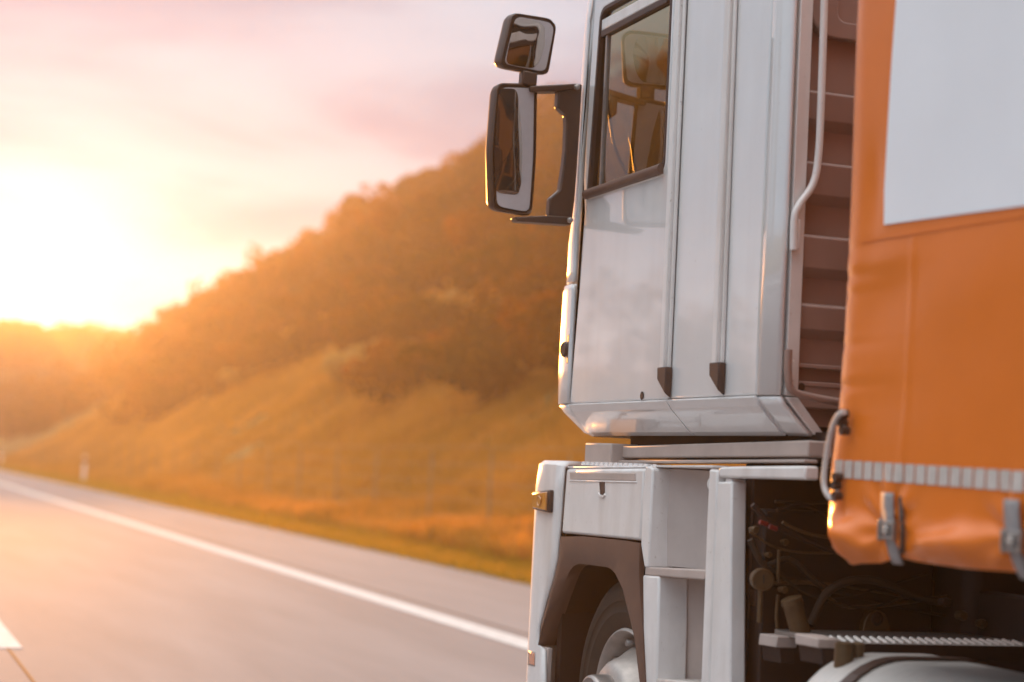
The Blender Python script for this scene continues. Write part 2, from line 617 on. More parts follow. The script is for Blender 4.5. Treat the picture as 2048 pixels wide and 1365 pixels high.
# grass: a tuft is three leaning blades
def tufts(name, X, Y, Z, hgt, wid, m):
    n = len(X)
    V = np.zeros((n, 9, 3))
    for b in range(3):
        a = rng.uniform(0, 2 * np.pi, n)
        lean = rng.uniform(0.1, 0.6, n) * hgt
        dx, dy = np.cos(a), np.sin(a)
        bx = X + rng.normal(0, 0.05, n)
        by = Y + rng.normal(0, 0.05, n)
        V[:, b * 3 + 0] = np.stack([bx - dy * wid, by + dx * wid, Z - 0.03], 1)
        V[:, b * 3 + 1] = np.stack([bx + dy * wid, by - dx * wid, Z - 0.03], 1)
        V[:, b * 3 + 2] = np.stack([bx + dx * lean, by + dy * lean, Z + hgt * rng.uniform(0.7, 1.1, n)], 1)
    Ft = np.arange(n * 9).reshape(-1, 3)
    return raw(name, V.reshape(-1, 3), Ft, m)


n = 95000
Y = 14 + 116 * rng.random(n) ** 1.7
X = 8.4 + 15.5 * rng.random(n) ** 1.25
den = fbm(X * 0.5, Y * 0.35, 21)
keep = den > 0.30
X, Y = X[keep], Y[keep]
hg = 0.22 + 0.9 * np.clip(fbm(X * 0.3, Y * 0.3, 23) - 0.38, 0, 1) + 0.1 * rng.random(len(X))
g1 = tufts('slope_grass', X, Y, hill(X, Y), hg, 0.035, M['grass'])
tag(g1, 'long dry grass covering the lower slope of the embankment', 'grass', kind='stuff')
n = 42000
Y = 14 + 130 * rng.random(n) ** 1.6
X = 7.64 + 1.15 * rng.random(n) ** 1.4
hg = 0.06 + 0.28 * np.clip((X - 8.0) / 2, 0, 1) + 0.10 * rng.random(n)
g2 = tufts('verge_grass', X, Y, hill(X, Y), hg, 0.02, M['grass_green'])
tag(g2, 'short green grass verge along the hard shoulder', 'grass', kind='stuff')


# shrubs and trees: leaf-sized faces spread through lumpy crowns
def crown(n, rx, ry, rz, leaf, seed, lobes=9):
    g = np.random.default_rng(seed)
    c = g.normal(0, 0.42, (lobes, 3))
    c[:, 2] = np.minimum(np.abs(c[:, 2]) * 0.9 + 0.05, 0.62)
    rad = g.uniform(0.26, 0.5, lobes)
    k = g.integers(0, lobes, n)
    d = g.normal(0, 1, (n, 3))
    d /= np.linalg.norm(d, axis=1)[:, None]
    rr = rad[k] * (0.62 + 0.38 * g.random(n) ** 0.6)
    P = c[k] + d * rr[:, None]
    P = P * np.array([rx, ry, rz])
    P[:, 2] += rz * 0.35
    P[:, 2] = np.where(P[:, 2] < 0.05, 0.05 + g.random(n) * 0.3, P[:, 2])
    t1 = g.normal(0, 1, (n, 3))
    t1 /= np.linalg.norm(t1, axis=1)[:, None]
    t2 = np.cross(t1, g.normal(0, 1, (n, 3)))
    t2 /= np.linalg.norm(t2, axis=1)[:, None]
    s = leaf * g.uniform(0.6, 1.4, n)[:, None]
    V = np.stack([P - t1 * s, P + t2 * s * 0.6, P + t1 * s, P - t2 * s * 0.6], 1)
    return V.reshape(-1, 3)


def trunk_rows(p, h, r, lean=(0, 0)):
    rows = []
    for i in range(6):
        t = i / 5
        q = Vector(p) + Vector((lean[0] * t * t + 0.05 * h * math.sin(3 * t + p[0]), lean[1] * t * t, h * t))
        rr = r * (1 - 0.7 * t)
        rows.append([q + Vector((math.cos(a), math.sin(a), 0)) * rr for a in [2 * math.pi * s / 7 for s in range(7)]])
    return rows


parts = []
cnt = 0
for Yc in np.arange(38, 192, 2.6):
    for Xc in np.arange(17.3, 37, 2.7):
        x = Xc + random.uniform(-1.2, 1.2) + 1.6 * math.sin(Yc * 0.11)
        y = Yc + random.uniform(-1.2, 1.2)
        hgt = random.uniform(1.7, 2.5) * (0.8 + 0.6 * float(fbm(x * 0.09, y * 0.09, 31)))
        if x < 21.5:
            hgt *= 0.62
        if 27 < x < 33:
            hgt *= 1.15
        nn = int(950 if y < 120 else 560)
        V = crown(nn, random.uniform(1.5, 2.3), random.uniform(1.5, 2.3), hgt, 0.15 if y < 120 else 0.22, cnt, 8)
        V += np.array([x, y, float(hill(x, y)) - 0.15])
        parts.append(V)
        cnt += 1
V = np.concatenate(parts)
th = raw('thicket', V, np.arange(len(V)).reshape(-1, 4), M['leaf'])
tag(th, 'dense brown green thicket covering the upper embankment up to the skyline', 'thicket', kind='stuff')


def shrub(name, x, y, rx, ry, h, leaf, n, seed, m, label, cat='shrub', group=None, trunk=0.5, z=None):
    z = float(hill(x, y)) if z is None else z
    t = thing(name, (x, y, z), label, cat, group)
    V = crown(n, rx, ry, h, leaf, seed) + np.array([x, y, z + trunk * 0.4])
    raw('crown', V, np.arange(len(V)).reshape(-1, 4), m, t)
    loft('trunk', trunk_rows((x, y, z - 0.2), h * 0.8 + trunk, 0.05 + 0.02 * h), M['bark'], t, closed_u=True, caps=True)
    rg = random.Random(seed)
    for k in range(4):
        a = rg.uniform(0, 6.28)
        p0 = Vector((x, y, z + h * rg.uniform(0.1, 0.35)))
        tube('limb', [p0, p0 + Vector((math.cos(a) * rx * .4, math.sin(a) * ry * .4, h * .25)), p0 + Vector((math.cos(a) * rx * .75, math.sin(a) * ry * .75, h * .6))],
             0.02 + 0.006 * h, M['bark'], t, sides=5)
    return t


def slope_hit(px, py):
    """where a sight line meets the embankment"""
    d = ray(px, py).normalized()
    for s in np.arange(15, 420, 0.25):
        p = CAM + d * s
        if p.x > 7.7 and p.z < float(hill(p.x, p.y)):
            return p
    return CAM + d * 150


for px, py, rx, h, n, sd_, lab in [
    (745, 765, 1.3, 0.95, 1900, 501, 'large pale straw coloured shrub at the foot of the thicket beside the truck cab'),
    (690, 780, 0.9, 0.7, 1200, 502, 'smaller pale shrub left of the large pale one on the slope'),
    (800, 745, 0.8, 0.6, 1000, 503, 'low pale shrub right of the large pale one under the dark thicket'),
    (490, 778, 1.0, 0.5, 1000, 504, 'low sunlit pale shrub alone halfway along the far slope')]:
    p = slope_hit(px, py)
    shrub('pale_shrub', p.x, p.y, rx, rx, h, 0.10, n, sd_, M['leaf_pale'], lab, group='pale shrubs on the slope')
p = at_x(372, 640, 29.0)
shrub('bushy_tree', 29.0, p.y, 1.9, 1.6, 2.0, 0.18, 2400, 511, M['leaf'], 'ragged small tree at the low left end of the hill skyline', 'tree')
p = at_x(770, 400, 28.5)
shrub('bushy_tree', 28.5, p.y, 2.9, 2.2, 2.3, 0.17, 4200, 512, M['leaf'], 'bushy tree making the notch in the middle of the hill skyline', 'tree')
p = at_x(880, 360, 28.5)
shrub('bushy_tree', 28.5, p.y, 2.7, 2.2, 2.2, 0.17, 4000, 513, M['leaf'], 'broad tree on the skyline left of the door mirrors', 'tree')
p = at_x(1140, 200, 27.5)
shrub('bushy_tree', 27.5, p.y, 2.4, 2.0, 2.8, 0.16, 4000, 514, M['leaf'], 'tall bush showing behind the mirror arm against the cab pillar', 'tree')

# far trees in the valley ahead
far_spots = [(70, 170), (125, 185), (165, 190), (200, 180), (245, 196), (285, 192), (20, 196), (95, 198)]
parts = []
for i, (px, Yd) in enumerate(far_spots):
    b = at_y(px, 715, Yd)
    zg = max(float(far_hill(b.x, Yd)), -0.3)
    hgt = (b.z - zg) * random.uniform(0.85, 1.0) * 0.72
    V = crown(1700, 4, 4, hgt, 0.34, 900 + i, 10) + np.array([b.x, Yd, zg])
    parts.append(V)
for i in range(260):
    x = random.uniform(-60, 100) if i < 60 else random.uniform(10, 75)
    yy = random.uniform(204, 258)
    if 9 > x > -40:
        continue
    V = crown(380, 4, 4, random.uniform(1.5, 2.6), 0.40, 1500 + i, 8) + np.array([x, yy, min(float(far_hill(x, yy)) - 1.0, 15.2)])
    parts.append(V)
V = np.concatenate(parts)
fwood = raw('far_woodland', V, np.arange(len(V)).reshape(-1, 4), M['leaf'])
tag(fwood, 'hazy far woodland glowing orange under the low sun', 'woodland', kind='stuff')

# woodland across the carriageway, mirrored in the cab paint
parts = []
for i in range(46):
    yy = 22 + i * 2.6 + random.uniform(-1, 1)
    x = -24 - random.uniform(0, 9)
    hgt = random.uniform(3.6, 7.2) * float(np.interp(yy, [20, 40, 55, 66, 80, 140], [2.0, 1.9, 1.6, 1.15, 0.8, 0.7]))
    V = crown(1900, random.uniform(1.8, 3), random.uniform(1.5, 2.4), hgt, 0.2, 2000 + i, 10) + np.array([x, yy, -0.2])
    parts.append(V)
V = np.concatenate(parts)
lw = raw('roadside_woodland', V, np.arange(len(V)).reshape(-1, 4), M['leaf'])
tag(lw, 'ragged row of trees across the carriageway reflected in the white cab', 'woodland', kind='stuff')

# ------------------------------------------------------------------ wire fence at the foot of the slope
fx = 10.0
fence = thing('wire_fence', (fx, 16, 0.15), 'thin wire fence with wooden posts along the foot of the grassy slope', 'fence')
fys = np.arange(15.2, 130, 3.4)
for y in fys:
    z = float(hill(fx, y))
    lathe('post', [(-0.3, 0.020), (1.36, 0.017), (1.38, 0.012)], (fx + random.uniform(-.05, .05), y, z), (random.uniform(-.02, .02), random.uniform(-.02, .02), 1), M['wood'], fence, sides=7)
for h in (0.25, 0.55, 0.85, 1.15, 1.45):
    tube('wire', [(fx - 0.05, y, float(hill(fx, y)) + h) for y in fys], 0.003, M['wire'], fence, sides=4)

# ------------------------------------------------------------------ delineator posts
def delineator(x, y, label):
    z = float(hill(x, y))
    t = thing('delineator_post', (x, y, z), label, 'marker post', 'white marker posts along the verge')
    pr = [(-0.07, 0), (0.05, -0.05), (0.05, 0.05)]
    prism('post_body', [(x + a, y + b, z - 0.1) for a, b in pr], (0, 0, 1.1), M['post'], t, 0.01)
    prism('black_band', [(x + a * 1.07, y + b * 1.07, z + 0.72) for a, b in pr], (0, 0, 0.2), M['black'], t, 0.004)
    box('reflector', x - 0.045, x + 0.02, y - 0.062, y - 0.05, z + 0.76, z + 0.90, M['reflector'], t, 0.003)
    return t


delineator(8.3, 69, 'white marker post with reflector on the verge, the nearer one')
delineator(8.3, 107, 'small white marker post at the left edge of the picture, the farther one')

# far road sign seen as a pale speck in the glow
p = at_y(224, 712, 160)
sg = thing('road_sign', (p.x, 160, -0.3), 'small pale road sign on a post far off in the orange glow', 'sign')
lathe('sign_post', [(0, 0.09), (p.z + 1.5, 0.09)], (p.x, 160.1, -0.3), (0, 0, 1), M['steel'], sg, sides=8)
box('sign_panel', p.x - 0.35, p.x + 0.35, 159.9, 159.98, p.z - 0.55, p.z + 0.9, M['post'], sg, 0.02)

# ------------------------------------------------------------------ the tractor unit
XS = 2.80                       # plane of its left side
XR = 5.30                       # right side
W = M['white']
truck = thing('tractor_truck', (4.05, 6.45, 0.0), 'white high cab tractor truck pulling the orange trailer, seen from behind on its left side', 'truck')


def yz(x, y, X=XS):
    p = at_x(x, y, X)
    return p.y, p.z


Z_CREASE, Z_SKIRT, X_SKIRT = 1.612, 1.49, 2.905
Y_DF, Y_DR, Y_QR = 7.105, 6.135, 5.445         # door front, door rear, quarter panel rear
Z_TOP = 3.85


# door: a shell with the window opening cut out of it
def rrect(y0, y1, z0, z1, r, n=5, X=XS, rs=None):
    rs = rs or (r, r, r, r)
    out = []
    for (cy, cz, a0), rr in zip([(y0, z0, 180), (y1, z0, 270), (y1, z1, 0), (y0, z1, 90)], rs):
        sy = 1 if cy == y0 else -1
        sz = 1 if cz == z0 else -1
        for i in range(n + 1):
            a = R(a0 + 90 * i / n)
            out.append(Vector((X, cy + sy * rr + rr * math.cos(a), cz + sz * rr + rr * math.sin(a))))
    return out


WY0, WY1, WZ0, WZ1 = 6.245, 7.015, 2.462, 3.235
win_out = rrect(WY0, WY1, WZ0, WZ1, 0.05, rs=(0.045, 0.03, 0.05, 0.13))
for p in win_out:                                   # the front edge leans back a little
    if p.y > 6.9:
        p.y -= 0.055 * (p.z - WZ0) / (WZ1 - WZ0)
door_out = rrect(Y_DR, Y_DF, Z_CREASE, 3.50, 0.01, rs=(0.012, 0.012, 0.02, 0.06))
for p in door_out:
    if p.y > 6.9:
        p.y -= 0.075 * max(0, p.z - 2.4) / 1.1
door = ring_plate('door', door_out, win_out, (0.035, 0, 0), W, truck, 0.006)
# window: gasket, glazing bar, panes, sill tube
c0 = Vector((XS, (WY0 + WY1) / 2, (WZ0 + WZ1) / 2))
gask_in = [c0 + (p - c0) * 0.955 for p in win_out]
gask = ring_plate('window_gasket', [p + Vector((-0.006, 0, 0)) for p in win_out], [p + Vector((-0.006, 0, 0)) for p in gask_in], (0.04, 0, 0), M['gasket'], door, 0.003)
pane = obj('window_pane', [p + Vector((0.012, 0, 0)) for p in gask_in], [tuple(range(len(gask_in)))], M['glass'], door)
bz = 3.125
box('glazing_bar', XS - 0.004, XS + 0.026, WY0 + 0.05, WY1 - 0.07, bz - 0.014, bz + 0.014, M['gasket'], door, 0.004)
box('glazing_bar', XS - 0.002, XS + 0.024, WY0 + 0.03, WY1 - 0.07, bz + 0.014, bz + 0.06, M['white_low'], door, 0.004)
tube('window_sill', [(XS - 0.010, WY0 + 0.01, WZ0 + 0.012), (XS - 0.010, WY1 - 0.01, WZ0 + 0.006)], 0.020, M['fender'], door, sides=12)
box('window_channel', XS + 0.004, XS + 0.022, WY1 - 0.125, WY1 - 0.108, WZ0 + 0.03, bz - 0.01, M['steel'], door)
# soft white lip round the opening
lip = [c0 + (p - c0) * 1.035 + Vector((-0.004, 0, 0)) for p in win_out]
ring_plate('window_lip', lip, [p + Vector((-0.004, 0, 0)) for p in win_out], (0.01, 0, 0), W, door, 0.003)
# lock plug
hy, hz = yz(1285, 792)
lathe('lock_plug', [(-0.003, 0.016), (-0.003, 0.012), (0.004, 0.010)], (XS, hy, hz), (1, 0, 0), M['plastic'], door, sides=16)
# door skirt that tucks in below the crease
def skirt(name, y0, y1, mt=W):
    rows = []
    for z, x in ((Z_CREASE - 0.004, XS), (Z_CREASE - 0.03, XS + 0.018), (Z_SKIRT + 0.012, X_SKIRT - 0.008), (Z_SKIRT, X_SKIRT + 0.015)):
        rows.append([(x, y0, z), (x, y1, z)])
    return loft(name, rows, mt, truck, smooth=False, thick=0.012)


skirt('skirt_panel', Y_DR + 0.004, Y_DF - 0.002)
skirt('skirt_panel', Y_QR + 0.004, Y_DR - 0.004)

# quarter panel behind the door
box('quarter_panel', XS + 0.002, XS + 0.035, Y_QR + 0.004, Y_DR - 0.012, Z_CREASE, Z_TOP, W, truck, 0.008)
box('door_gap_seal', XS + 0.02, XS + 0.05, Y_DR - 0.02, Y_DR + 0.01, Z_CREASE, Z_TOP, M['gasket'], truck)
box('header_panel', XS, XS + 0.035, Y_DR, 6.97, 3.505, Z_TOP, W, truck, 0.006)


def trim(px, py, px_top):
    y0, z0 = yz(px, py)
    y1, z1 = yz(px_top, 0)
    y1 = y0 + (y1 - y0) * 0.6
    k = (y1 - y0) / (z1 - z0)

    def col(x0, x1, a, b, m, nm):
        zt = Z_TOP - 0.05
        pts = [(x0, y0 + a, z0), (x0, y0 + b, z0), (x0, y0 + b + k * (zt - z0), zt), (x0, y0 + a + k * (zt - z0), zt)]
        return prism(nm, pts, (x1 - x0, 0, 0), m, truck, 0.005)
    col(XS - 0.024, XS, -0.006, 0.034, M['white_low'], 'air_guide_strip')
    col(XS - 0.012, XS, -0.026, -0.008, M['white_low'], 'air_guide_strip')
    # dark end cap cut at a slant
    a, b, h = -0.034, 0.042, 0.105
    sec = [(XS - 0.028, a), (XS - 0.028, b), (XS, b), (XS, a)]
    top = [(x, y0 + y, z0 + 0.012) for x, y in sec]
    bot = [(XS - 0.028, y0 + a, z0 - h * 0.8), (XS - 0.026, y0 + b, z0 - h * 0.30), (XS, y0 + b, z0 - h * 0.45), (XS, y0 + a, z0 - h)]
    obj('strip_end_cap', top + bot, [(0, 1, 2, 3), (7, 6, 5, 4), (0, 4, 5, 1), (1, 5, 6, 2), (2, 6, 7, 3), (3, 7, 4, 0)], M['plastic'], truck, 0.004)


trim(1337, 742, 1368)
trim(1443, 733, 1467)

# front corner of the cab: an upper and a lower moulding round the corner, tucked in at the skirt
Z_SPLIT = yz(1130, 570)[1]
Z_STEP = yz(1130, 500)[1]


def corner_rows(levels, n=14):
    rows = []
    for z, x_in, lean, rad, ry in levels:
        y0 = Y_DF + 0.004 - (0.075 * max(0, z - 2.4) / 1.1)
        row = [Vector((XS + x_in, y0, z))]
        for i in range(n + 1):
            a = R(90 * i / n)
            row.append(Vector((XS + x_in + rad * (1 - math.cos(a)), y0 + 0.005 - lean + ry * math.sin(a), z)))
        if z < Z_SPLIT:
            row.append(Vector((4.05, y0 + 0.005 - lean + ry + 0.03, z)))
        rows.append(row)
    return rows


loft('corner_moulding', corner_rows([(Z_CREASE, 0, 0, 0.125, 0.265), (1.75, 0, -0.004, 0.13, 0.285), (Z_SPLIT - 0.03, 0, -0.004, 0.13, 0.27), (Z_SPLIT - 0.006, 0.0, 0.0, 0.127, 0.255)]), W, truck, thick=0.02,
     label='lower front corner moulding with a sunlit edge')
loft('corner_moulding', corner_rows([(Z_SPLIT + 0.004, 0, 0.0, 0.11, 0.21), (Z_SPLIT + 0.05, 0, 0.0, 0.11, 0.20), (Z_STEP + 0.02, 0, 0.0, 0.10, 0.19), (Z_STEP + 0.10, 0, 0.005, 0.08, 0.15), (2.6, 0, 0.005, 0.075, 0.145), (3.2, 0, 0.0, 0.075, 0.145), (Z_TOP, 0.02, 0.03, 0.075, 0.14)]), W, truck, thick=0.02)
rows = corner_rows([(Z_CREASE - 0.004, 0, 0, 0.125, 0.265), (Z_CREASE - 0.03, 0.018, 0.008, 0.125, 0.26), (Z_SKIRT + 0.012, X_SKIRT - XS - 0.008, 0.03, 0.10, 0.21), (Z_SKIRT, X_SKIRT - XS + 0.015, 0.045, 0.09, 0.20)])
loft('skirt_panel', rows, W, truck, thick=0.012)
# small dark air vent in the corner moulding
vy0, vz0 = yz(1140, 728)
vy1, vz1 = yz(1126, 672)
vent = prism('corner_vent', [(XS - 0.012, vy0, vz0), (XS - 0.002, vy1 - 0.012, vz0), (XS - 0.002, vy1 - 0.012, vz1), (XS - 0.012, vy0, vz1)], (0.03, 0, 0), M['plastic'], truck, 0.004)
lathe('vent_button', [(-0.012, 0.022), (-0.012, 0.03), (0.0, 0.034)], (XS - 0.007, (vy0 + vy1) / 2 - 0.004, (vz0 + vz1) / 2), (1, 0, 0), M['gasket'], vent, sides=18)

# rear corner of the cab and the flange behind it
def rear_corner(levels):
    rows = []
    for z, dx in levels:
        pts = [(XS + 0.009 + dx, Y_QR - 0.003), (XS + 0.012 + dx, Y_QR - 0.025), (XS + 0.019 + dx, Y_QR - 0.055), (XS + 0.030 + dx, Y_QR - 0.085), (XS + 0.040 + dx, Y_QR - 0.10)]
        rows.append([Vector((x, y, z)) for x, y in pts])
    return rows


loft('rear_corner_panel', rear_corner([(Z_CREASE, 0), (2.2, 0), (3.0, 0), (Z_TOP, 0)]), W, truck, thick=0.012)
loft('skirt_panel', rear_corner([(Z_CREASE - 0.004, 0), (Z_CREASE - 0.03, 0.018), (Z_SKIRT + 0.012, X_SKIRT - XS - 0.008), (Z_SKIRT, X_SKIRT - XS + 0.015)]), W, truck, thick=0.012)
YB = Y_QR - 0.108               # plane of the cab's back
prism('rear_flange', [(XS + 0.054, YB + 0.004, Z_CREASE), (XS + 0.105, YB + 0.012, Z_CREASE), (XS + 0.105, YB + 0.012, Z_TOP), (XS + 0.054, YB + 0.004, Z_TOP)], (0, 0.03, 0), M['white_low'], truck, 0.004)
prism('rear_flange', [(XS + 0.054, YB + 0.004, Z_CREASE - 0.004), (XS + 0.105, YB + 0.012, Z_CREASE - 0.004), (X_SKIRT + 0.105, YB + 0.012, Z_SKIRT), (X_SKIRT + 0.06, YB + 0.004, Z_SKIRT)], (0, 0.03, 0), M['white_low'], truck, 0.004)

# back wall with pressed horizontal ribs
XW = XS + 0.10
wall_y = YB + 0.075
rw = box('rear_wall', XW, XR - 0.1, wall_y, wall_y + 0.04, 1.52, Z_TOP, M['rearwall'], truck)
for lip_y, bot_y in [(182, 248), (324, 398), (471, 545), (609, 668)]:
    z1 = at_y(1650, lip_y, wall_y - 0.04).z
    z0 = at_y(1650, bot_y, wall_y - 0.04).z
    pts = [(wall_y + 0.001, z1 + 0.004), (wall_y - 0.040, z1 - 0.004), (wall_y - 0.046, z1 - 0.012), (wall_y - 0.036, z0 + 0.012), (wall_y + 0.001, z0 - 0.02)]
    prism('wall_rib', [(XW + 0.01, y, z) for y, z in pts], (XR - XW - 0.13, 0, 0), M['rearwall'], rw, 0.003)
for py, hh, nm in [(731, 0.014, 'wall_rib'), (766, 0.016, 'wall_rib')]:
    z = at_y(1650, py, wall_y - 0.03).z
    box(nm, XW + 0.01, XR - 0.12, wall_y - 0.035, wall_y + 0.001, z - hh, z, M['rearwall'], rw, 0.003)
z = at_y(1650, 790, wall_y).z
box('wall_sill', XW, XR - 0.1, wall_y - 0.03, wall_y + 0.001, z - 0.05, z + 0.035, M['rearwall'], rw, 0.006)
lathe('wall_plug', [(0, 0.016), (0.006, 0.012)], (at_y(1602, 775, wall_y - 0.032).x, wall_y - 0.031, at_y(1602, 775, wall_y).z), (0, -1, 0), M['gasket'], rw, sides=12)
# raised frame of the upper hatch with a round corner
zf = at_y(1650, 80, wall_y).z
fr = []
for i in range(9):
    a = R(180 + 90 * i / 8)
    fr.append((XW + 0.10 + 0.09 * math.cos(a), zf + 0.09 + 0.09 * math.sin(a)))
outer = [(XW + 0.01, Z_TOP - 0.05)] + fr + [(XR - 0.3, zf)]
inner = [(XW + 0.065, Z_TOP - 0.05)] + [(XW + 0.10 + 0.09 + (x - XW - 0.10) * 0.35 - 0.045, zf + 0.09 + (zz - zf - 0.09) * 0.35 + 0.0) for x, zz in fr] + [(XR - 0.3, zf + 0.058)]
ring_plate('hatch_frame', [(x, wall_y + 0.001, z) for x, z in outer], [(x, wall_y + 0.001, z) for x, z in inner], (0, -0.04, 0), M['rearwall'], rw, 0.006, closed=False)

# white grab rail bent in to the flange, and the brown pipe below
yr = YB - 0.015
tube('grab_rail', smooth_path([at_y(1654, -330, yr), at_y(1650, -60, yr), at_y(1643, 180, yr), at_y(1637, 310, yr), at_y(1626, 368, yr), at_y(1600, 408, yr), at_y(1589, 436, yr), at_y(1587, 500, yr)], 7), 0.0125, M['white_low'], truck, sides=12)
for px, py, h in [(1589, 470, 0.10), (1577, 742, 0.07)]:
    p = at_y(px, py, yr + 0.02)
    box('rail_clamp', p.x - 0.012, p.x + 0.012, yr, yr + 0.03, p.z - h / 2, p.z + h / 2, M['white_low'], truck, 0.004)
tube('drain_pipe', smooth_path([at_y(1577, 700, yr), at_y(1576, 745, yr), at_y(1582, 778, yr), at_y(1612, 792, yr), at_y(1700, 808, yr), at_y(1800, 822, yr)], 6), 0.013, M['rearwall'], truck, sides=10)

# rest of the cab: roof, windscreen, right side, floor, sleeper interior
box('roof', XS + 0.01, XR - 0.01, YB + 0.02, 7.0, Z_TOP, Z_TOP + 0.05, W, truck, 0.02)
box('roof_fairing', XS + 0.15, XR - 0.15, YB + 0.05, 6.4, Z_TOP + 0.05, Z_TOP + 0.45, W, truck, 0.12)
right_out = [Vector((XR, p.y, p.z)) for p in rrect(Y_QR - 0.12, Y_DF, Z_CREASE, Z_TOP, 0.02)]
right_win = [Vector((XR, p.y, p.z)) for p in rrect(WY0 + 0.0, WY1 - 0.02, WZ0, 3.22, 0.06)]
ring_plate('right_side', right_out, right_win, (-0.035, 0, 0), W, truck, 0.006)
prism('right_window_pane', [p + Vector((-0.015, 0, 0)) for p in right_win], (-0.005, 0, 0), M['glass'], truck)
yf = Y_DF + 0.13
front_out = [Vector((x, yf, z)) for x, z in [(XS + 0.075, Z_CREASE), (XR - 0.05, Z_CREASE), (XR - 0.05, Z_TOP), (XS + 0.075, Z_TOP)]]
front_in = [Vector((x, yf, z)) for x, z in [(XS + 0.115, 2.2), (XR - 0.15, 2.2), (XR - 0.15, 3.56), (XS + 0.115, 3.56)]]
ring_plate('cab_front', front_out, front_in, (0, -0.03, 0), W, truck, 0.004)
obj('windscreen', [p + Vector((0, -0.01, 0)) for p in front_in], [(0, 1, 2, 3)], M['glass'], truck)
for xa, xb, q in ((XS + 0.16, XS + 0.75, 2.62), (XS + 0.28, XS + 0.95, 2.5)):
    tube('wiper', smooth_path([(xa, yf + 0.03, 2.95 if xa < XS + .2 else 2.78), (xa + 0.12, yf + 0.035, q), (xb, yf + 0.03, 2.22)], 6), 0.007, M['plastic'], truck, sides=6)
box('cab_floor', XS + 0.14, XR - 0.14, YB + 0.08, 6.9, 1.502, 1.56, M['chassis'], truck, 0.004)
box('bunk', XS + 0.1, XR - 0.1, YB + 0.14, 5.95, 1.57, 2.25, M['cabin'], truck, 0.05)
box('inner_lining', XS + 0.04, XR - 0.04, YB + 0.12, YB + 0.135, 1.57, Z_TOP, M['cabin'], truck)
box('headliner', XS + 0.05, XR - 0.05, YB + 0.15, 6.95, 3.55, 3.58, M['cabin'], truck)
box('dashboard', XS + 0.10, XR - 0.10, 6.85, 7.10, 1.9, 2.50, M['dash'], truck, 0.06)
for x in (3.25, 4.85):
    s = obj('seat', *(lambda v, f: (v, f))([(x + sx * w, y, z) for z, y0, y1, w in ((2.0, 6.15, 6.72, .25), (2.16, 6.12, 6.74, .26), (2.2, 6.12, 6.30, .25), (2.85, 6.0, 6.14, .22)) for sx, y in ((-1, y0), (1, y0), (1, y1), (-1, y1))],
                                          [(0, 1, 2, 3)[::-1], (12, 13, 14, 15)] + [(a + i, a + (i + 1) % 4, a + 4 + (i + 1) % 4, a + 4 + i) for a in (0, 4, 8) for i in range(4)]), M['seat'], truck, 0.04)
    lathe('seat_base', [(1.57, 0.2), (2.0, 0.17)], (x, 6.42, 0), (0, 0, 1), M['dash'], truck, sides=14)
    obj('headrest', [(x + a * .13, y, z) for z in (2.88, 3.12) for a, y in ((-1, 5.99), (1, 5.99), (1, 6.09), (-1, 6.09))], [(3, 2, 1, 0), (4, 5, 6, 7)] + [(i, (i + 1) % 4, 4 + (i + 1) % 4, 4 + i) for i in range(4)], M['seat'], s, 0.035)
# steering wheel
sc, sn = Vector((3.25, 6.72, 2.52)), Vector((0, -0.75, 0.66)).normalized()
sa = Vector((1, 0, 0))
sb = sn.cross(sa)
ringp = [sc + (sa * math.cos(q) + sb * math.sin(q)) * 0.22 for q in [2 * math.pi * i / 36 for i in range(37)]]
sw = tube('steering_wheel', ringp, 0.014, M['dash'], truck, sides=8)
lathe('steering_hub', [(-0.02, 0.07), (0.02, 0.06)], sc - sn * 0.03, sn, M['dash'], sw, sides=16)
for q in (0.2, 2.94, 4.71):
    tube('steering_spoke', [sc - sn * 0.02, sc + (sa * math.cos(q) + sb * math.sin(q)) * 0.21], 0.012, M['dash'], sw, sides=6)
lathe('steering_column', [(0, 0.035), (0.35, 0.045)], sc - sn * 0.03, -sn, M['dash'], truck, sides=10)
# coiled belt and curtain cord seen through the window
tube('seat_belt', smooth_path([(XS + 0.10, 6.32, 3.15), (XS + 0.14, 6.36, 2.9), (XS + 0.22, 6.5, 2.72), (XS + 0.2, 6.42, 2.5), (XS + 0.2, 6.4, 2.3)], 6), 0.008, M['dash'], truck, sides=6)
tube('curtain_cord', smooth_path([(XS + 0.3, 6.95, 2.88), (XS + 0.28, 6.7, 2.76), (XS + 0.2, 6.42, 2.62), (XS + 0.2, 6.36, 2.45)], 6), 0.005, M['dash'], truck, sides=6)

# ------------------------------------------------------------------ door mirrors on their bracket
YM = 7.09
bpx = [(1117, 181), (1115, 214), (1132, 230), (1133, 246), (1131, 300), (1127, 334), (1120, 380), (1100, 397), (1098, 432), (1144, 450), (1150, 400), (1155, 334), (1161, 240), (1165, 169), (1151, 167)]
br = prism('mirror_bracket', [at_y(x, y, YM) for x, y in bpx], (0, 0.045, 0), M['plastic'], truck, 0.006)
for pts in ([(1060, 172), (1062, 183), (1118, 183), (1150, 178), (1150, 167), (1118, 169)], [(1030, 434), (1036, 443), (1144, 450), (1144, 434), (1100, 431)]):
    prism('mirror_arm', [at_y(x, y, YM - 0.012) for x, y in pts], (0, 0.07, 0), M['plastic'], br, 0.006)
for px, py, h in [(1153, 175, 0.03), (1139, 441, 0.03)]:
    p = at_y(px, py, YM - 0.02)
    lathe('bracket_bolt', [(0, 0.012), (0.012, 0.012), (0.016, 0.007)], p, (0, -1, 0), M['steel'], br, sides=8)


def offset_poly(pts, k, n):
    c = sum(pts, Vector()) / len(pts)
    return [c + (p - c) * k + n for p in pts]


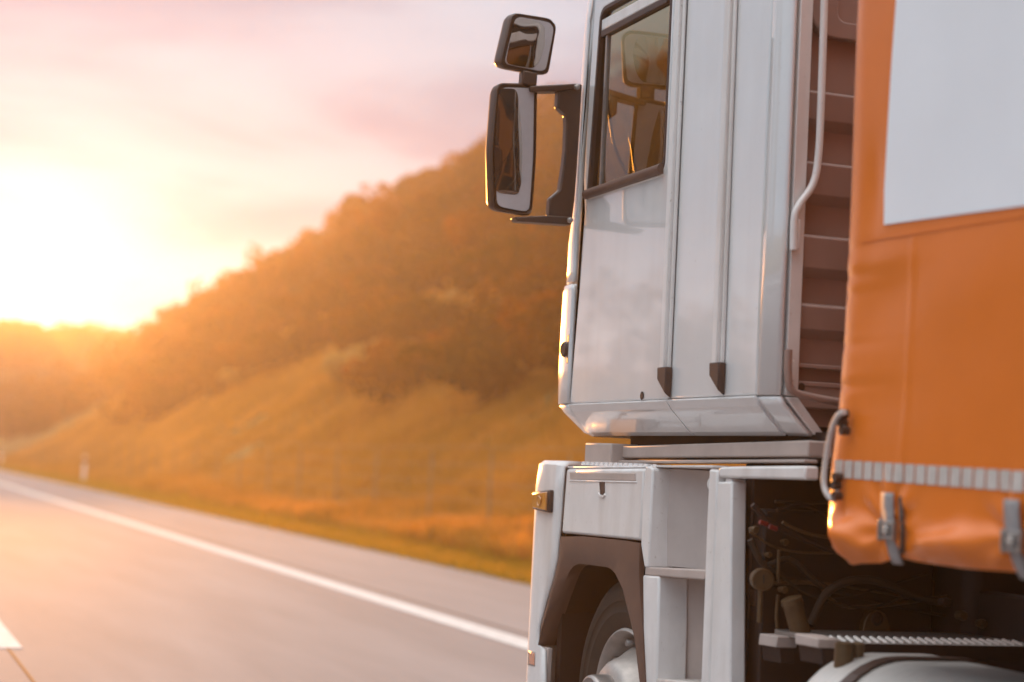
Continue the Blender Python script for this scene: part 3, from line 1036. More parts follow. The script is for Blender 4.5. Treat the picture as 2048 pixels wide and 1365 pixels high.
def round_px(px, n=4, r=0.28):
    out = []
    m = len(px)
    for i in range(m):
        a, b, c = [Vector((*px[j % m], 0)) for j in (i - 1, i, i + 1)]
        la = min(r * (a - b).length, 14)
        lc = min(r * (c - b).length, 14)
        p0 = b + (a - b).normalized() * la
        p2 = b + (c - b).normalized() * lc
        for s in range(n + 1):
            t = s / n
            q = p0 * (1 - t) ** 2 + b * 2 * t * (1 - t) + p2 * t * t
            out.append((q.x, q.y))
    return out


def mirror(face_px, glass_px, tilt, depth, cx, cy, pitch=0.0, dark_px=None):
    p0 = at_y(cx, cy, YM - 0.01)
    nrm = Vector((math.sin(R(tilt)), -math.cos(R(tilt)), math.tan(R(pitch)))).normalized()
    rim = [at_plane(x, y, p0, nrm) for x, y in round_px(face_px)]
    back = -nrm * depth
    rows = [offset_poly(rim, 0.955, nrm * -0.006), offset_poly(rim, 0.98, nrm * 0.003), rim, offset_poly(rim, 1.0, -nrm * 0.012), offset_poly(rim, 0.985, back * 0.6), offset_poly(rim, 0.93, back * 0.92), offset_poly(rim, 0.75, back * 1.08)]
    h = loft('mirror_housing', rows, M['plastic'], truck, closed_u=True, caps=True)
    sp_ = [at_plane(x, y, p0 + nrm * -0.003, nrm) for x, y in round_px(glass_px)]
    prism('reflection_plate', sp_, nrm * 0.004, M['door_reflection'], h, 0.001)  # pale plate added for the white door's reflection around the dark glass
    g = [at_plane(x, y, p0 + nrm * 0.0025, nrm) for x, y in round_px(dark_px)]
    # slightly convex glass
    c = sum(g, Vector()) / len(g)
    grows = [g] + [[c + (p - c) * k + nrm * 0.006 * (1 - k * k) for p in g] for k in (0.8, 0.6, 0.4, 0.2, 0.05)]
    loft('mirror_glass', grows, M['mirror'], h, closed_u=True, caps=True)
    return h


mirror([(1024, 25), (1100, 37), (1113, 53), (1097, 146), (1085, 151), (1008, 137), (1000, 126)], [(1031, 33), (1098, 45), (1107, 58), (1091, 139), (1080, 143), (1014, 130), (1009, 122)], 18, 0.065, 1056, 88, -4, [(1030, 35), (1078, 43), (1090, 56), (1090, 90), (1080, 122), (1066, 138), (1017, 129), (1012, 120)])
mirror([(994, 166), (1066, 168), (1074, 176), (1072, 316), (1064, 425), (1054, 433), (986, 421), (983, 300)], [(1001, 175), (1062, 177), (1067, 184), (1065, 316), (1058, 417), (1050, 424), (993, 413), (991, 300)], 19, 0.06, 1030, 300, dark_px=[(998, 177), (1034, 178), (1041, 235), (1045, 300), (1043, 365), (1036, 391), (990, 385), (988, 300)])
prism('mirror_neck', [at_y(x, y, YM - 0.01) for x, y in [(1046, 140), (1076, 146), (1074, 172), (1044, 168)]], (0, 0.05, 0), M['plastic'], truck, 0.006)

# ------------------------------------------------------------------ rail under the cab
XB = 2.885
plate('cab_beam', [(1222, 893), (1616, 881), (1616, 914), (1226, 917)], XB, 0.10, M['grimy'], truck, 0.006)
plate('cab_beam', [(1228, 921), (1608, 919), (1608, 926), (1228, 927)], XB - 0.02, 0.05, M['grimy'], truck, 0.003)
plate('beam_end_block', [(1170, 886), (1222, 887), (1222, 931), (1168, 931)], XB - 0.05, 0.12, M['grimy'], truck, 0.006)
box('underfloor_trough', 2.97, XR - 0.12, 5.16, 6.85, 1.40, 1.499, M['chassis'], truck)

# ------------------------------------------------------------------ lower body: corner, flap, fender, steps
LOW = M['white_low']
ZB = yz(1200, 934)[1]


def low_corner():
    pxr = [(1131, 932), (1127, 980), (1121, 1066), (1117, 1118), (1109, 1157), (1095, 1205), (1082, 1253), (1079, 1289), (1092, 1300), (1093, 1365), (1093, 1480), (1093, 1560)]
    rows = []
    for i, (x, y) in enumerate(pxr):
        yy, z = yz(x - 1.5, y)
        top = 0.03 if i == 0 else 0.0
        row = [Vector((XS, yy, z - top * 0.2))]
        yend = 7.41
        for k in range(1, 4):
            row.append(Vector((XS, yy + (yend - yy) * k / 3, z)))
        rad = 0.15 - top
        for k in range(1, 11):
            a = R(90 * k / 10)
            row.append(Vector((XS + top * 0.3 + rad * (1 - math.cos(a)), yend + rad * math.sin(a), z)))
        row.append(Vector((4.05, yend + rad + 0.04, z)))
        row.append(Vector((XR - 0.15, yend + rad, z)))
        rows.append(row)
    # rolled top edge
    top = [Vector((p.x + 0.02, p.y - (0.02 if j > 5 else 0), p.z + 0.014)) for j, p in enumerate(rows[0])]
    top2 = [Vector((min(p.x + 0.09, 5.2), p.y - (0.08 if j > 5 else 0), p.z + 0.016)) for j, p in enumerate(rows[0])]
    return loft('front_corner_panel', [top2, top] + rows, LOW, truck, thick=0.012)


low_corner()
flap = plate('wheel_flap', [(1132.5, 938), (1288, 937), (1280, 1082), (1122.5, 1067)], XS, 0.05, LOW, truck, 0.012)
plate('flap_ledge', [(1134, 933), (1289, 932), (1289, 936.4), (1134, 937.4)], XS + 0.012, 0.3, LOW, truck, 0.004)
plate('pull_slot', [(1139, 945), (1271, 947), (1271, 962), (1140, 959)], XS - 0.0025, 0.01, M['grimy'], flap, 0.002)
plate('slot_lip', [(1138, 960.5), (1272, 963.5), (1272, 966), (1138, 963)], XS - 0.004, 0.01, LOW, flap, 0.002)
plate('latch_recess', [(1198, 964), (1208, 964), (1208, 986), (1205, 990), (1200, 989)], XS - 0.0035, 0.01, M['gasket'], flap, 0.001)
plate('latch_lip', [(1195, 985), (1199, 990), (1205, 992), (1208, 987), (1209, 992), (1204, 997), (1197, 994)], XS - 0.006, 0.01, LOW, flap, 0.002)
# anti-slip studs along the top
sy0, sz = yz(1284, 931)
sy1, _ = yz(1146, 931)
studs_v, studs_f = [], []
for r_ in range(3):
    for k in range(14):
        yc = sy0 + (sy1 - sy0) * (k + 0.5 + 0.25 * (r_ % 2)) / 14.5
        xc = XS + 0.035 + r_ * 0.04
        b = len(studs_v)
        for zz, w in ((ZB + 0.004, 1), (ZB + 0.019, 0.7)):
            for sx, sy in ((-1, -1), (1, -1), (1, 1), (-1, 1)):
                studs_v.append((xc + sx * 0.012 * w, yc + sy * 0.02 * w, zz))
        studs_f += [(b + 3, b + 2, b + 1, b), (b + 4, b + 5, b + 6, b + 7)] + [(b + i, b + (i + 1) % 4, b + 4 + (i + 1) % 4, b + 4 + i) for i in range(4)]
o = obj('anti_slip_studs', studs_v, studs_f, LOW, truck)
o['kind'] = 'stuff'

# side marker lamp and reflector
lamp_px = [(1064, 984), (1098, 980), (1096, 1026), (1064, 1019)]
lp = [at_x(x, y, XS - 0.03) for x, y in lamp_px]
ml = prism('marker_lamp', lp, (0.05, 0.012, 0), M['plastic'], truck, 0.008)
c = sum(lp, Vector()) / 4
prism('lamp_lens', [c + (p - c) * 0.82 + Vector((-0.006, 0, 0)) for p in lp], (0.012, 0, 0), M['amber'], ml, 0.004)
lathe('lens_ring', [(-0.004, 0.022), (-0.006, 0.020), (-0.004, 0.017), (0, 0.016)], c + Vector((-0.006, -0.01, 0)), (1, 0, 0), M['amber'], ml, sides=20)
rp = plate('side_reflector', [(1056, 1302), (1070, 1304), (1069, 1334), (1055, 1331)], XS - 0.008, 0.012, M['steel'], truck, 0.003)
plate('reflector_lens', [(1058, 1305), (1068, 1307), (1067.5, 1331), (1057.5, 1328)], XS - 0.011, 0.01, M['reflector'], rp, 0.002)

# fender: crescent of plastic with its arch edge, the bright veil put into its colour
f_out = [(1079, 1289), (1083, 1250), (1096, 1203), (1109, 1157), (1117, 1118), (1121, 1074), (1160, 1073), (1200, 1077), (1240, 1081), (1279, 1087), (1278, 1145), (1280, 1190), (1283, 1226), (1286, 1295), (1290, 1365), (1296, 1470)]
f_in = [(1086, 1292), (1099, 1253), (1118, 1197), (1130, 1165), (1139, 1143), (1147, 1133), (1157, 1128), (1185, 1131), (1214, 1135), (1222, 1139), (1230, 1147), (1245, 1178), (1260, 1239), (1274, 1300), (1285, 1365), (1294, 1470)]
of = [at_x(x, y, XS - 0.006) for x, y in f_out]
inf_ = [at_x(x, y, XS + 0.012) for x, y in f_in]
mid = [a.lerp(b, 0.55) + Vector((-0.016, 0, 0)) for a, b in zip(of, inf_)]
edge = [p + Vector((0.05, 0, 0)) for p in inf_]
loft('fender', [[p + Vector((0.02, 0, 0)) for p in of], of, mid, inf_, edge], M['fender'], truck, smooth=True, label='brown plastic wheel arch with the bright veil in its colour')
loft('wheel_well', [[p + Vector((0.03, 0, 0)) for p in inf_], [p + Vector((0.55, 0, 0.02)) for p in inf_]], M['chassis'], truck)
cw = sum(inf_, Vector()) / len(inf_)
pw = [p + Vector((0.56, 0, 0.0)) for p in inf_]
prism('well_back', pw, (0.01, 0, 0), M['chassis'], truck)

box('well_front', XS + 0.05, 3.5, 7.20, 7.25, 0.22, 1.12, M['chassis'], truck)
box('well_front', XS + 0.008, XS + 0.03, 7.24, 7.31, 0.22, yz(1090, 1296)[1], M['grimy'], truck, 0.004)

# front wheel
XWH = 2.885
wc = at_x(1240, 1411, XWH)
wheel = thing('wheel', (0, 0, 0), None, None)
wheel.parent = truck
wheel.location = Vector((XWH + 0.15, wc.y, wc.z)) - truck.location


def build_wheel(parent, X0, wy, wz, sgn):
    C = (X0, wy, wz)
    ax = (sgn, 0, 0)
    ty = lathe('tyre', [(0.30, 0.30), (0.285, 0.40), (0.26, 0.47), (0.22, 0.502), (0.10, 0.507), (0.055, 0.50), (0.03, 0.485), (0.008, 0.45), (0.0, 0.42), (0.0, 0.40), (0.003, 0.398), (0.004, 0.36), (0.001, 0.357), (0.012, 0.32), (0.02, 0.296), (0.03, 0.285)], C, ax, M['rubber'], parent, sides=64, caps=False)
    lathe('rim', [(0.02, 0.296), (0.012, 0.292), (0.010, 0.286), (0.02, 0.278), (0.06, 0.268), (0.11, 0.262), (0.115, 0.235), (0.09, 0.20), (0.09, 0.05)], C, ax, M['hub'], parent, sides=56, caps=False)
    hub = lathe('hub_drum', [(0.10, 0.225), (0.06, 0.22), (0.015, 0.19), (-0.03, 0.17), (-0.05, 0.15), (-0.055, 0.10)], C, ax, M['hub'], parent, sides=48, caps=False)
    lathe('hub_cap', [(-0.04, 0.118), (-0.115, 0.116), (-0.128, 0.112), (-0.132, 0.104), (-0.125, 0.096), (-0.118, 0.06), (-0.124, 0.03)], C, ax, M['steel'], parent, sides=48)
    for k in range(6):
        q = 2 * math.pi * k / 6 + 0.3
        lathe('cap_bolt', [(-0.118, 0.013), (-0.134, 0.012), (-0.136, 0.008)], (X0, wy + math.cos(q) * 0.075, wz + math.sin(q) * 0.075), ax, M['steel'], parent, sides=6)
    for k in range(10):
        q = 2 * math.pi * k / 10
        lathe('wheel_nut', [(0.09, 0.02), (0.05, 0.018), (0.045, 0.01)], (X0, wy + math.cos(q) * 0.245, wz + math.sin(q) * 0.245), ax, M['steel'], parent, sides=6)


build_wheel(wheel, XWH, wc.y, wc.z, 1)
rwheel = thing('wheel', (0, 0, 0), None, None)
rwheel.parent = truck
rwheel.location = Vector((XR - 0.2, wc.y, wc.z)) - truck.location
build_wheel(rwheel, XR - 0.07, wc.y, wc.z, -1)
for k in ('label', 'category'):
    for w_ in (wheel, rwheel):
        if k in w_:
            del w_[k]

# step unit behind the wheel
plate('step_jamb', [(1290.5, 932), (1300, 933), (1305, 938), (1300, 1040), (1297, 1136), (1288, 1136), (1281, 1090), (1284, 1000)], XS, 0.10, LOW, truck, 0.008)
plate('step_jamb', [(1285, 1150), (1317, 1153), (1315, 1260), (1312, 1365), (1311, 1500), (1300, 1500), (1291, 1365), (1286, 1260)], XS, 0.12, LOW, truck, 0.008)
plate('step_jamb', [(1418, 938), (1434, 941), (1431, 1040), (1426, 1150), (1420, 1290), (1417, 1365), (1413, 1500), (1398, 1500), (1401, 1365), (1405, 1260), (1409, 1150), (1413, 1040)], XS - 0.004, 0.12, LOW, truck, 0.008)


def recess(name, xl, xr, y_top, y_bot, depth, m):
    ya, zt = yz(xl, y_top)
    yb_, _ = yz(xr, y_top)
    _, zb = yz((xl + xr) / 2, y_bot)
    rows = []
    for z in np.linspace(zt, zb, 6):
        row = []
        for i in range(17):
            t = i / 16
            y = ya + (yb_ - ya) * t
            e = 1 - abs(2 * t - 1) ** 2.6
            row.append(Vector((XS + 0.02 + depth * e, y, z)))
        rows.append(row)
    return loft(name, rows, m, truck)


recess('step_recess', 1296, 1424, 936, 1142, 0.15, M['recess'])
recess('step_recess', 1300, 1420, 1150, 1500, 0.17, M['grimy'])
step1 = [(1290, 1134), (1411, 1140), (1409, 1161), (1289, 1151)]
plate('step_tread', step1, XS + 0.002, 0.19, M['grimy'], truck, 0.006)
plate('step_tread', [(1310, 1357), (1400, 1366), (1400, 1392), (1310, 1382)], XS + 0.002, 0.2, M['alu'], truck, 0.006)
jy, jz = yz(1411, 968)
ho = lathe('jamb_bush', [(-0.012, 0.030), (-0.02, 0.028), (-0.02, 0.020), (0.01, 0.018)], (XS + 0.05, jy + 0.02, jz), (0.55, 0.83, 0), LOW, truck, sides=20)
lathe('bush_hole', [(-0.016, 0.019), (0.0, 0.018)], (XS + 0.05, jy + 0.02, jz), (0.55, 0.83, 0), M['gasket'], ho, sides=16)
plate('top_rail', [(1300, 931), (1424, 931), (1424, 936), (1300, 935)], XS + 0.02, 0.25, LOW, truck, 0.003)
tr_px = [(1436, 936), (1441, 934), (1470, 933), (1610, 932), (1610, 960), (1484, 957), (1470, 957), (1437, 955)]
plate('top_rail', tr_px, XS - 0.002, 0.05, LOW, truck, 0.008)
py0 = yz(1463, 963)[0]
bp = [(1434, 964), (1463, 963), (1461, 1120), (1460, 1290), (1460, 1500), (1415, 1500), (1419, 1365), (1426, 1150)]
plate('battery_cover', bp, XS, 0.058, LOW, truck, 0.007)
yk = yz(1445, 964)[0]
box('cover_rear', XS + 0.01, XS + 0.055, py0 + 0.02, yk, yz(1480, 958)[1] - 0.03, yz(1480, 958)[1], LOW, truck, 0.004)

# ------------------------------------------------------------------ chassis behind the cab
CH = M['chassis']
for x in (3.62, 4.40):
    box('frame_rail', x, x + 0.08, -0.2, 7.2, 0.72, 1.0, CH, truck, 0.01)
for y in (1.2, 3.0, 4.4, 5.0):
    box('cross_member', 3.70, 4.40, y, y + 0.12, 0.76, 0.95, CH, truck, 0.01)
box('engine_block', 3.58, 4.55, 5.35, 7.1, 0.62, 1.395, CH, truck, 0.05)
box('gearbox', 3.78, 4.32, 4.75, 5.34, 0.60, 1.05, CH, truck, 0.06)
box('right_side_skirt', XR - 0.06, XR - 0.01, 4.9, 5.9, 0.35, 1.35, LOW, truck, 0.01)
box('right_front_panel', XR - 0.06, XR - 0.01, 7.02, 7.36, 0.30, 1.35, LOW, truck, 0.01)
box('right_wheel_flap', XR - 0.06, XR - 0.01, 5.92, 7.0, 1.06, 1.35, LOW, truck, 0.01)
box('right_tank', XR - 0.65, XR - 0.06, 3.6, 4.85, 0.42, 1.0, CH, truck, 0.12)
box('battery_box', XS + 0.09, 3.55, 5.52, 5.74, 0.40, 1.24, CH, truck, 0.01)
box('rear_bulkhead', XS + 0.08, XR - 0.1, 5.60, 5.66, 0.45, 1.39, CH, truck, 0.01)
box('step_floor', XS + 0.2, 3.55, 5.70, 6.0, 0.30, 1.30, CH, truck, 0.01)
# drive axle
for xw, sg_ in ((XS + 0.02, 1), (XR - 0.02, -1)):
    w_ = bpy.data.objects.new('wheel', None)
    COL.objects.link(w_)
    w_.parent = truck
    w_.location = Vector((xw + 0.15 * sg_, 2.55, 0.5)) - truck.location
    lathe('tyre', [(0.62, 0.30), (0.60, 0.47), (0.55, 0.50), (0.36, 0.505), (0.32, 0.47), (0.30, 0.47), (0.26, 0.505), (0.06, 0.505), (0.02, 0.47), (0, 0.40), (0.02, 0.29)], (xw, 2.55, 0.505), (sg_, 0, 0), M['rubber'], w_, sides=48)
    lathe('rim', [(0.02, 0.29), (0.06, 0.27), (0.18, 0.25), (0.2, 0.12), (0.08, 0.10), (0.08, 0.02)], (xw, 2.55, 0.505), (sg_, 0, 0), M['hub'], w_, sides=40)
lathe('drive_axle', [(0, 0.09), (1.6, 0.09)], (3.25, 2.55, 0.505), (1, 0, 0), CH, truck, sides=16)
lathe('front_axle', [(0, 0.06), (1.8, 0.06)], (3.15, wc.y, 0.42), (1, 0, 0), CH, truck, sides=12)
lathe('coupling_plate', [(0, 0.45), (0.06, 0.45)], (4.05, 2.7, 1.02), (0, 0, 1), CH, truck, sides=30)

# catwalk across the frame with its stud pattern
YC = 5.02
za = at_y(1700, 1283, YC).z
cat = box('catwalk', 2.90, 5.15, YC, YC + 0.42, za - 0.022, za - 0.004, M['steel'], truck, 0.003)
sv, sf = [], []
for j in range(5):
    for i in range(74):
        xc = 2.93 + i * 0.029 + (0.0145 if j % 2 else 0)
        yc = YC + 0.018 + j * 0.034
        b = len(sv)
        for zz, w in ((za - 0.005, 1), (za + 0.003, 0.5)):
            for sx, sy in ((-1, 0), (0, -1), (1, 0), (0, 1)):
                sv.append((xc + sx * 0.010 * w, yc + sy * 0.008 * w, zz))
        sf += [(b + 4, b + 5, b + 6, b + 7)] + [(b + k, b + (k + 1) % 4, b + 4 + (k + 1) % 4, b + 4 + k) for k in range(4)]
o = obj('tread_studs', sv, sf, M['alu'], cat)
o['kind'] = 'stuff'
box('catwalk_lip', 2.90, 5.15, YC - 0.006, YC, za - 0.05, za - 0.006, CH, cat)
for pts, X in (([(1519, 1267), (1555, 1273), (1552, 1296), (1516, 1290)], 2.86), ([(1589, 1267), (1637, 1278), (1635, 1297), (1590, 1289)], 2.80)):
    q = [at_x(x, y, X) for x, y in pts]
    pr = prism('bracket_box', q, (0.075, 0, 0), M['grimy'], truck, 0.004)
    prism('bracket_foot', [p + Vector((0.02, 0, -0.05)) for p in (q[3], q[2])] + [q[2] + Vector((0.012, 0, 0)), q[3] + Vector((0.012, 0, 0))], (0.05, 0, 0), CH, pr, 0.003)
# lifting eye behind the catwalk
YE = YC + 0.46
eye = []
for x, y in [(1726, 1265), (1730, 1243), (1737, 1228), (1748, 1221), (1761, 1222), (1772, 1229), (1778, 1243), (1781, 1265), (1795, 1272), (1712, 1270)]:
    eye.append(at_y(x, y, YE))
ey = prism('lifting_eye', eye, (0, 0.03, 0), M['brass'], truck, 0.004)
ec = at_y(1753, 1238, YE)
lathe('eye_ring', [(-0.004, 0.024), (-0.008, 0.020), (-0.008, 0.013), (0, 0.012)], ec, (0, 1, 0), CH, ey, sides=18)
# pressure gauge on its stem
gx = at_y(1525, 1160, 5.45)
ga = lathe('pressure_gauge', [(0.03, 0.036), (0.0, 0.038), (-0.008, 0.038), (-0.010, 0.034), (-0.004, 0.032)], gx, (0.2, 1, 0), M['brass'], truck, sides=28)
lathe('gauge_dial', [(-0.0035, 0.0325), (-0.002, 0.0325)], gx, (0.2, 1, 0), M['dial'], ga, sides=28)
tube('gauge_needle', [gx + Vector((0, -0.010, -0.012)), gx + Vector((-0.001, -0.010, 0.018))], 0.0018, M['black'], ga, sides=5)
tube('gauge_stem', [gx + Vector((0, 0.01, -0.03)), gx + Vector((0.0, 0.01, -0.14))], 0.009, M['brass'], ga, sides=8)
# filter canister, valves, hoses
fc = at_y(1598, 1255, 5.35)
ft = at_y(1585, 1208, 5.35)
fcan = tube('filter_canister', [fc - (ft - fc) * 0.3, fc, ft], 0.033, M['brass'], truck, sides=18)
lathe('canister_cap', [(0, 0.036), (0.018, 0.034), (0.022, 0.02)], ft, (ft - fc), M['brass'], fcan, sides=18)
for px, py, r_, Yv, m in [(1568, 1180, 0.013, 5.45, 'brass'), (1538, 1110, 0.010, 5.5, 'brass'), (1510, 1060, 0.014, 5.5, 'brass'), (1570, 1085, 0.012, 5.5, 'brass'), (1925, 1232, 0.018, 5.3, 'brass'), (1890, 1205, 0.016, 5.3, 'chassis'), (1965, 1248, 0.016, 5.3, 'brass')]:
    lathe('valve_knob', [(0.03, r_ * 0.7), (0.0, r_), (-0.01, r_ * 0.8)], at_y(px, py, Yv), (0, 1, 0), M[m], truck, sides=12)
for pts, Yv, r_, m in [([(1505, 1010), (1540, 1045), (1600, 1075), (1660, 1100), (1720, 1120)], 5.42, 0.010, 'chassis'),
                       ([(1565, 1045), (1590, 1058), (1625, 1070), (1680, 1078)], 5.40, 0.006, 'brass'),
                       ([(1558, 1100), (1556, 1150), (1559, 1165)], 5.46, 0.006, 'brass'),
                       ([(1556, 1190), (1553, 1230), (1555, 1262)], 5.46, 0.006, 'brass'),
                       ([(1500, 1080), (1530, 1130), (1580, 1120), (1640, 1170), (1700, 1190)], 5.48, 0.011, 'rubber'),
                       ([(1620, 1250), (1660, 1180), (1740, 1160), (1850, 1200), (1980, 1210)], 5.46, 0.014, 'rubber')]:
    tube('air_hose', smooth_path([at_y(x, y, Yv) for x, y in pts], 6), r_, M[m], truck, sides=8)
rc = random.Random(5)
for k in range(8):                                   # bundle of brake and electric lines behind the cab
    x0_, y0_ = rc.uniform(1495, 1560), rc.uniform(1000, 1180)
    pts = [(x0_, y0_), (x0_ + rc.uniform(40, 90), y0_ + rc.uniform(-30, 60)), (x0_ + rc.uniform(120, 220), y0_ + rc.uniform(0, 90)), (x0_ + rc.uniform(280, 420), y0_ + rc.uniform(10, 110))]
    tube('air_hose', smooth_path([at_y(a_, min(b_, 1255), 5.47 + 0.008 * (k % 5)) for a_, b_ in pts], 5), rc.choice([0.004, 0.005, 0.007, 0.010]), M[rc.choice(['rubber', 'chassis', 'brass', 'fender'])], truck, sides=7)
for k in range(22):
    bx_, by_ = rc.uniform(1500, 2030), rc.uniform(1040, 1250)
    q = at_y(bx_, by_, 5.59)
    w_, h_ = rc.uniform(0.015, 0.05), rc.uniform(0.015, 0.06)
    cb = box('mounting_bracket', q.x - w_, q.x + w_, 5.56, 5.60, q.z - h_, q.z + h_, M[rc.choice(['chassis', 'chassis', 'brass', 'plastic'])], truck, 0.004)
    lathe('bracket_bolt', [(0, 0.009), (0.008, 0.008), (0.010, 0.004)], (q.x, 5.56, q.z), (0, -1, 0), M['brass'], cb, sides=6)
for px, py in [(1527, 1047), (1546, 1056)]:
    q = at_y(px, py, 5.38)
    tube('red_coupling', [q + Vector((-0.014, 0, 0.004)), q + Vector((0.014, 0, -0.004))], 0.008, M['red'], truck, sides=10)

# fuel tank with straps
TY0, TY1 = 4.95, 3.62                               # front and rear end
tx0 = at_y(1598, 1400, TY0).x - 0.055
tz1 = at_y(1810, 1304, TY0).z
tw_, th_, tcr = 0.70, 0.60, 0.26


def tank_ring(k, y, grow=0.0):
    out = []
    cx_, cz_ = tx0 + tw_ / 2, tz1 - th_ / 2
    for sx, sz, a0 in ((1, 1, 0), (-1, 1, 90), (-1, -1, 180), (1, -1, 270)):
        for i in range(11):
            a = R(a0 + 90 * i / 10)
            px_ = sx * (tw_ / 2 - tcr) + tcr * math.cos(a)
            pz_ = sz * (th_ / 2 - tcr) + tcr * math.sin(a)
            g = 1 + grow / 0.3
            out.append(Vector((cx_ + px_ * k * g, y, cz_ + pz_ * k * g)))
    return out


tank = loft('fuel_tank', [tank_ring(0.80, TY0 - 0.004), tank_ring(0.90, TY0), tank_ring(0.955, TY0 - 0.006), tank_ring(0.985, TY0 - 0.022), tank_ring(1.0, TY0 - 0.05), tank_ring(1.0, TY1 + 0.05), tank_ring(0.96, TY1 + 0.01), tank_ring(0.85, TY1)], M['alu'], truck, closed_u=True, caps=True)
for yb2 in (TY0 - 0.21, TY0 - 0.99):
    loft('tank_strap', [tank_ring(1.0, yb2, 0.002), tank_ring(1.0, yb2, 0.009), tank_ring(1.0, yb2 - 0.055, 0.009), tank_ring(1.0, yb2 - 0.055, 0.002)], M['plastic'], tank, closed_u=True, smooth=False)
q = at_y(1685, 1300, 4.87)
lathe('filler_neck', [(-0.05, 0.03), (0.03, 0.028), (0.034, 0.018)], (q.x, 4.86, q.z - 0.01), (0, 0, 1), M['brass'], tank, sides=14)
lathe('filler_cap', [(-0.03, 0.018), (0.03, 0.02), (0.035, 0.012)], (q.x + 0.045, 4.86, q.z - 0.01), (0, 0, 1), M['brass'], tank, sides=12)

# ------------------------------------------------------------------ the trailer
XT = 2.62
trailer = thing('curtain_trailer', (XT + 1.275, 3.0, 0.0), 'orange tarpaulin curtain trailer with a white panel, coupled behind the white cab', 'trailer')
YT = at_x(1690, 450, XT).y
Z_HEM = at_x(1760, 1122, XT).z
ZT_TOP = 3.9


def at_t(x, y):
    return at_x(x, y, XT)


strap_ys = [at_t(1783, 1050).y, at_t(2034, 1070).y]
d_s = strap_ys[0] - strap_ys[1]
strap_all = [strap_ys[0] - d_s * k for k in range(0, 20)]
Z_FOLD = at_t(1800, 1075).z


def bulge(Y, Z):
    """how far the cloth stands out of its plane (towards -X), metres"""
    Y = np.asarray(Y, float)
    Z = np.asarray(Z, float)
    u = YT - Y
    b = 0.012 * (fbm(Y * 1.3 + 7, Z * 1.1, 41) - 0.47) + 0.006 * np.sin(Z * 3.1 + 1.0 + Y)
    # the hem is pulled in at each strap and puffs out between them
    ph = ((Y - strap_ys[0]) / d_s) % 1.0
    puff = np.sin(np.pi * ph) ** 1.2
    t = np.clip((Z_FOLD + 0.10 - Z) / 0.16, 0, 1)
    t = t * t * (3 - 2 * t)
    b = b + t * (0.012 * puff - 0.010)
    lt = 1 / (1 + np.exp((Z - Z_FOLD - 0.012 - 0.02 * np.sin(ph * 5.0)) / 0.010))
    b = b + lt * 0.040 * puff * (u > d_s * 0.2)
    low = np.clip((Z_FOLD + 0.005 - Z) / 0.09, 0, 1)
    b = b - low ** 1.6 * 0.085 * (0.5 + 0.5 * puff)
    # a diagonal crease runs from the corner down to the first strap
    z_line = at_t(1655, 1020).z + (at_t(1785, 1105).z - at_t(1655, 1020).z) * np.clip(u / (YT - strap_ys[0]), -0.2, 1.2)
    m = np.clip(1 - u / (YT - strap_ys[0] + 0.02), 0, 1) ** 0.5 * (u > -0.05)
    dd = Z - z_line
    b = b + m * np.clip(u / 0.10, 0, 1) * 0.040 / (1 + np.exp(np.clip(dd / 0.009, -40, 40)))
    # nips along the front edge
    for px, py, amp in ((1695, 552, .018), (1697, 588, .010), (1692, 665, .008), (1690, 690, .012), (1690, 772, .014), (1693, 500, .008)):
        q = at_t(px, py)
        b = b - 0.35 * amp * np.exp(-((Z - q.z) / 0.014) ** 2) * np.exp(-np.clip(u, 0, 9) / 0.10)
        b = b + 0.10 * amp * np.exp(-((Z - q.z - 0.025) / 0.02) ** 2) * np.exp(-np.clip(u, 0, 9) / 0.16)
    # fine tension creases fanning out from each strap
    dy_ = (ph - np.round(ph)) * d_s
    dz_ = Z - at_t(1783, 1060).z
    rr = np.sqrt(dy_ ** 2 + dz_ ** 2) + 1e-4
    b = b + 0.0045 * np.sin(np.arctan2(dz_, np.abs(dy_) + 1e-4) * 9 + 0.7) * np.exp(-((rr - 0.09) / 0.06) ** 2)
    b = b + 0.0022 * np.sin(Y * 41 + 3 * np.sin(Z * 9)) * np.exp(-((Z - Z_FOLD) / 0.06) ** 2)
    # vertical seam
    ys = at_t(1816, 700).y
    b = b + 0.0016 * np.exp(-((Y - ys) / 0.016) ** 2) * (Z < at_t(1816, 470).z)
    # soft dents
    for px, py, amp, sy, sz in ((1760, 610, -.006, .16, .10), (1760, 800, -.004, .15, .08), (1930, 560, .005, .2, .12), (1745, 380, -.008, .05, .12), (1780, 520, .004, .14, .04)):
        q = at_t(px, py)
        b = b + amp * np.exp(-((Y - q.y) / sy) ** 2 - ((Z - q.z) / sz) ** 2)
    return b


HEM = [at_t(x, y) for x, y in [(1650, 1131), (1690, 1131), (1760, 1127), (1790, 1117), (1830, 1124), (1920, 1137), (2034, 1146), (2060, 1150)]]
HEM_Y = [-p.y for p in HEM]
HEM_Z = [p.z for p in HEM]


def hem(Y):
    return np.interp(-np.asarray(Y), HEM_Y, HEM_Z)


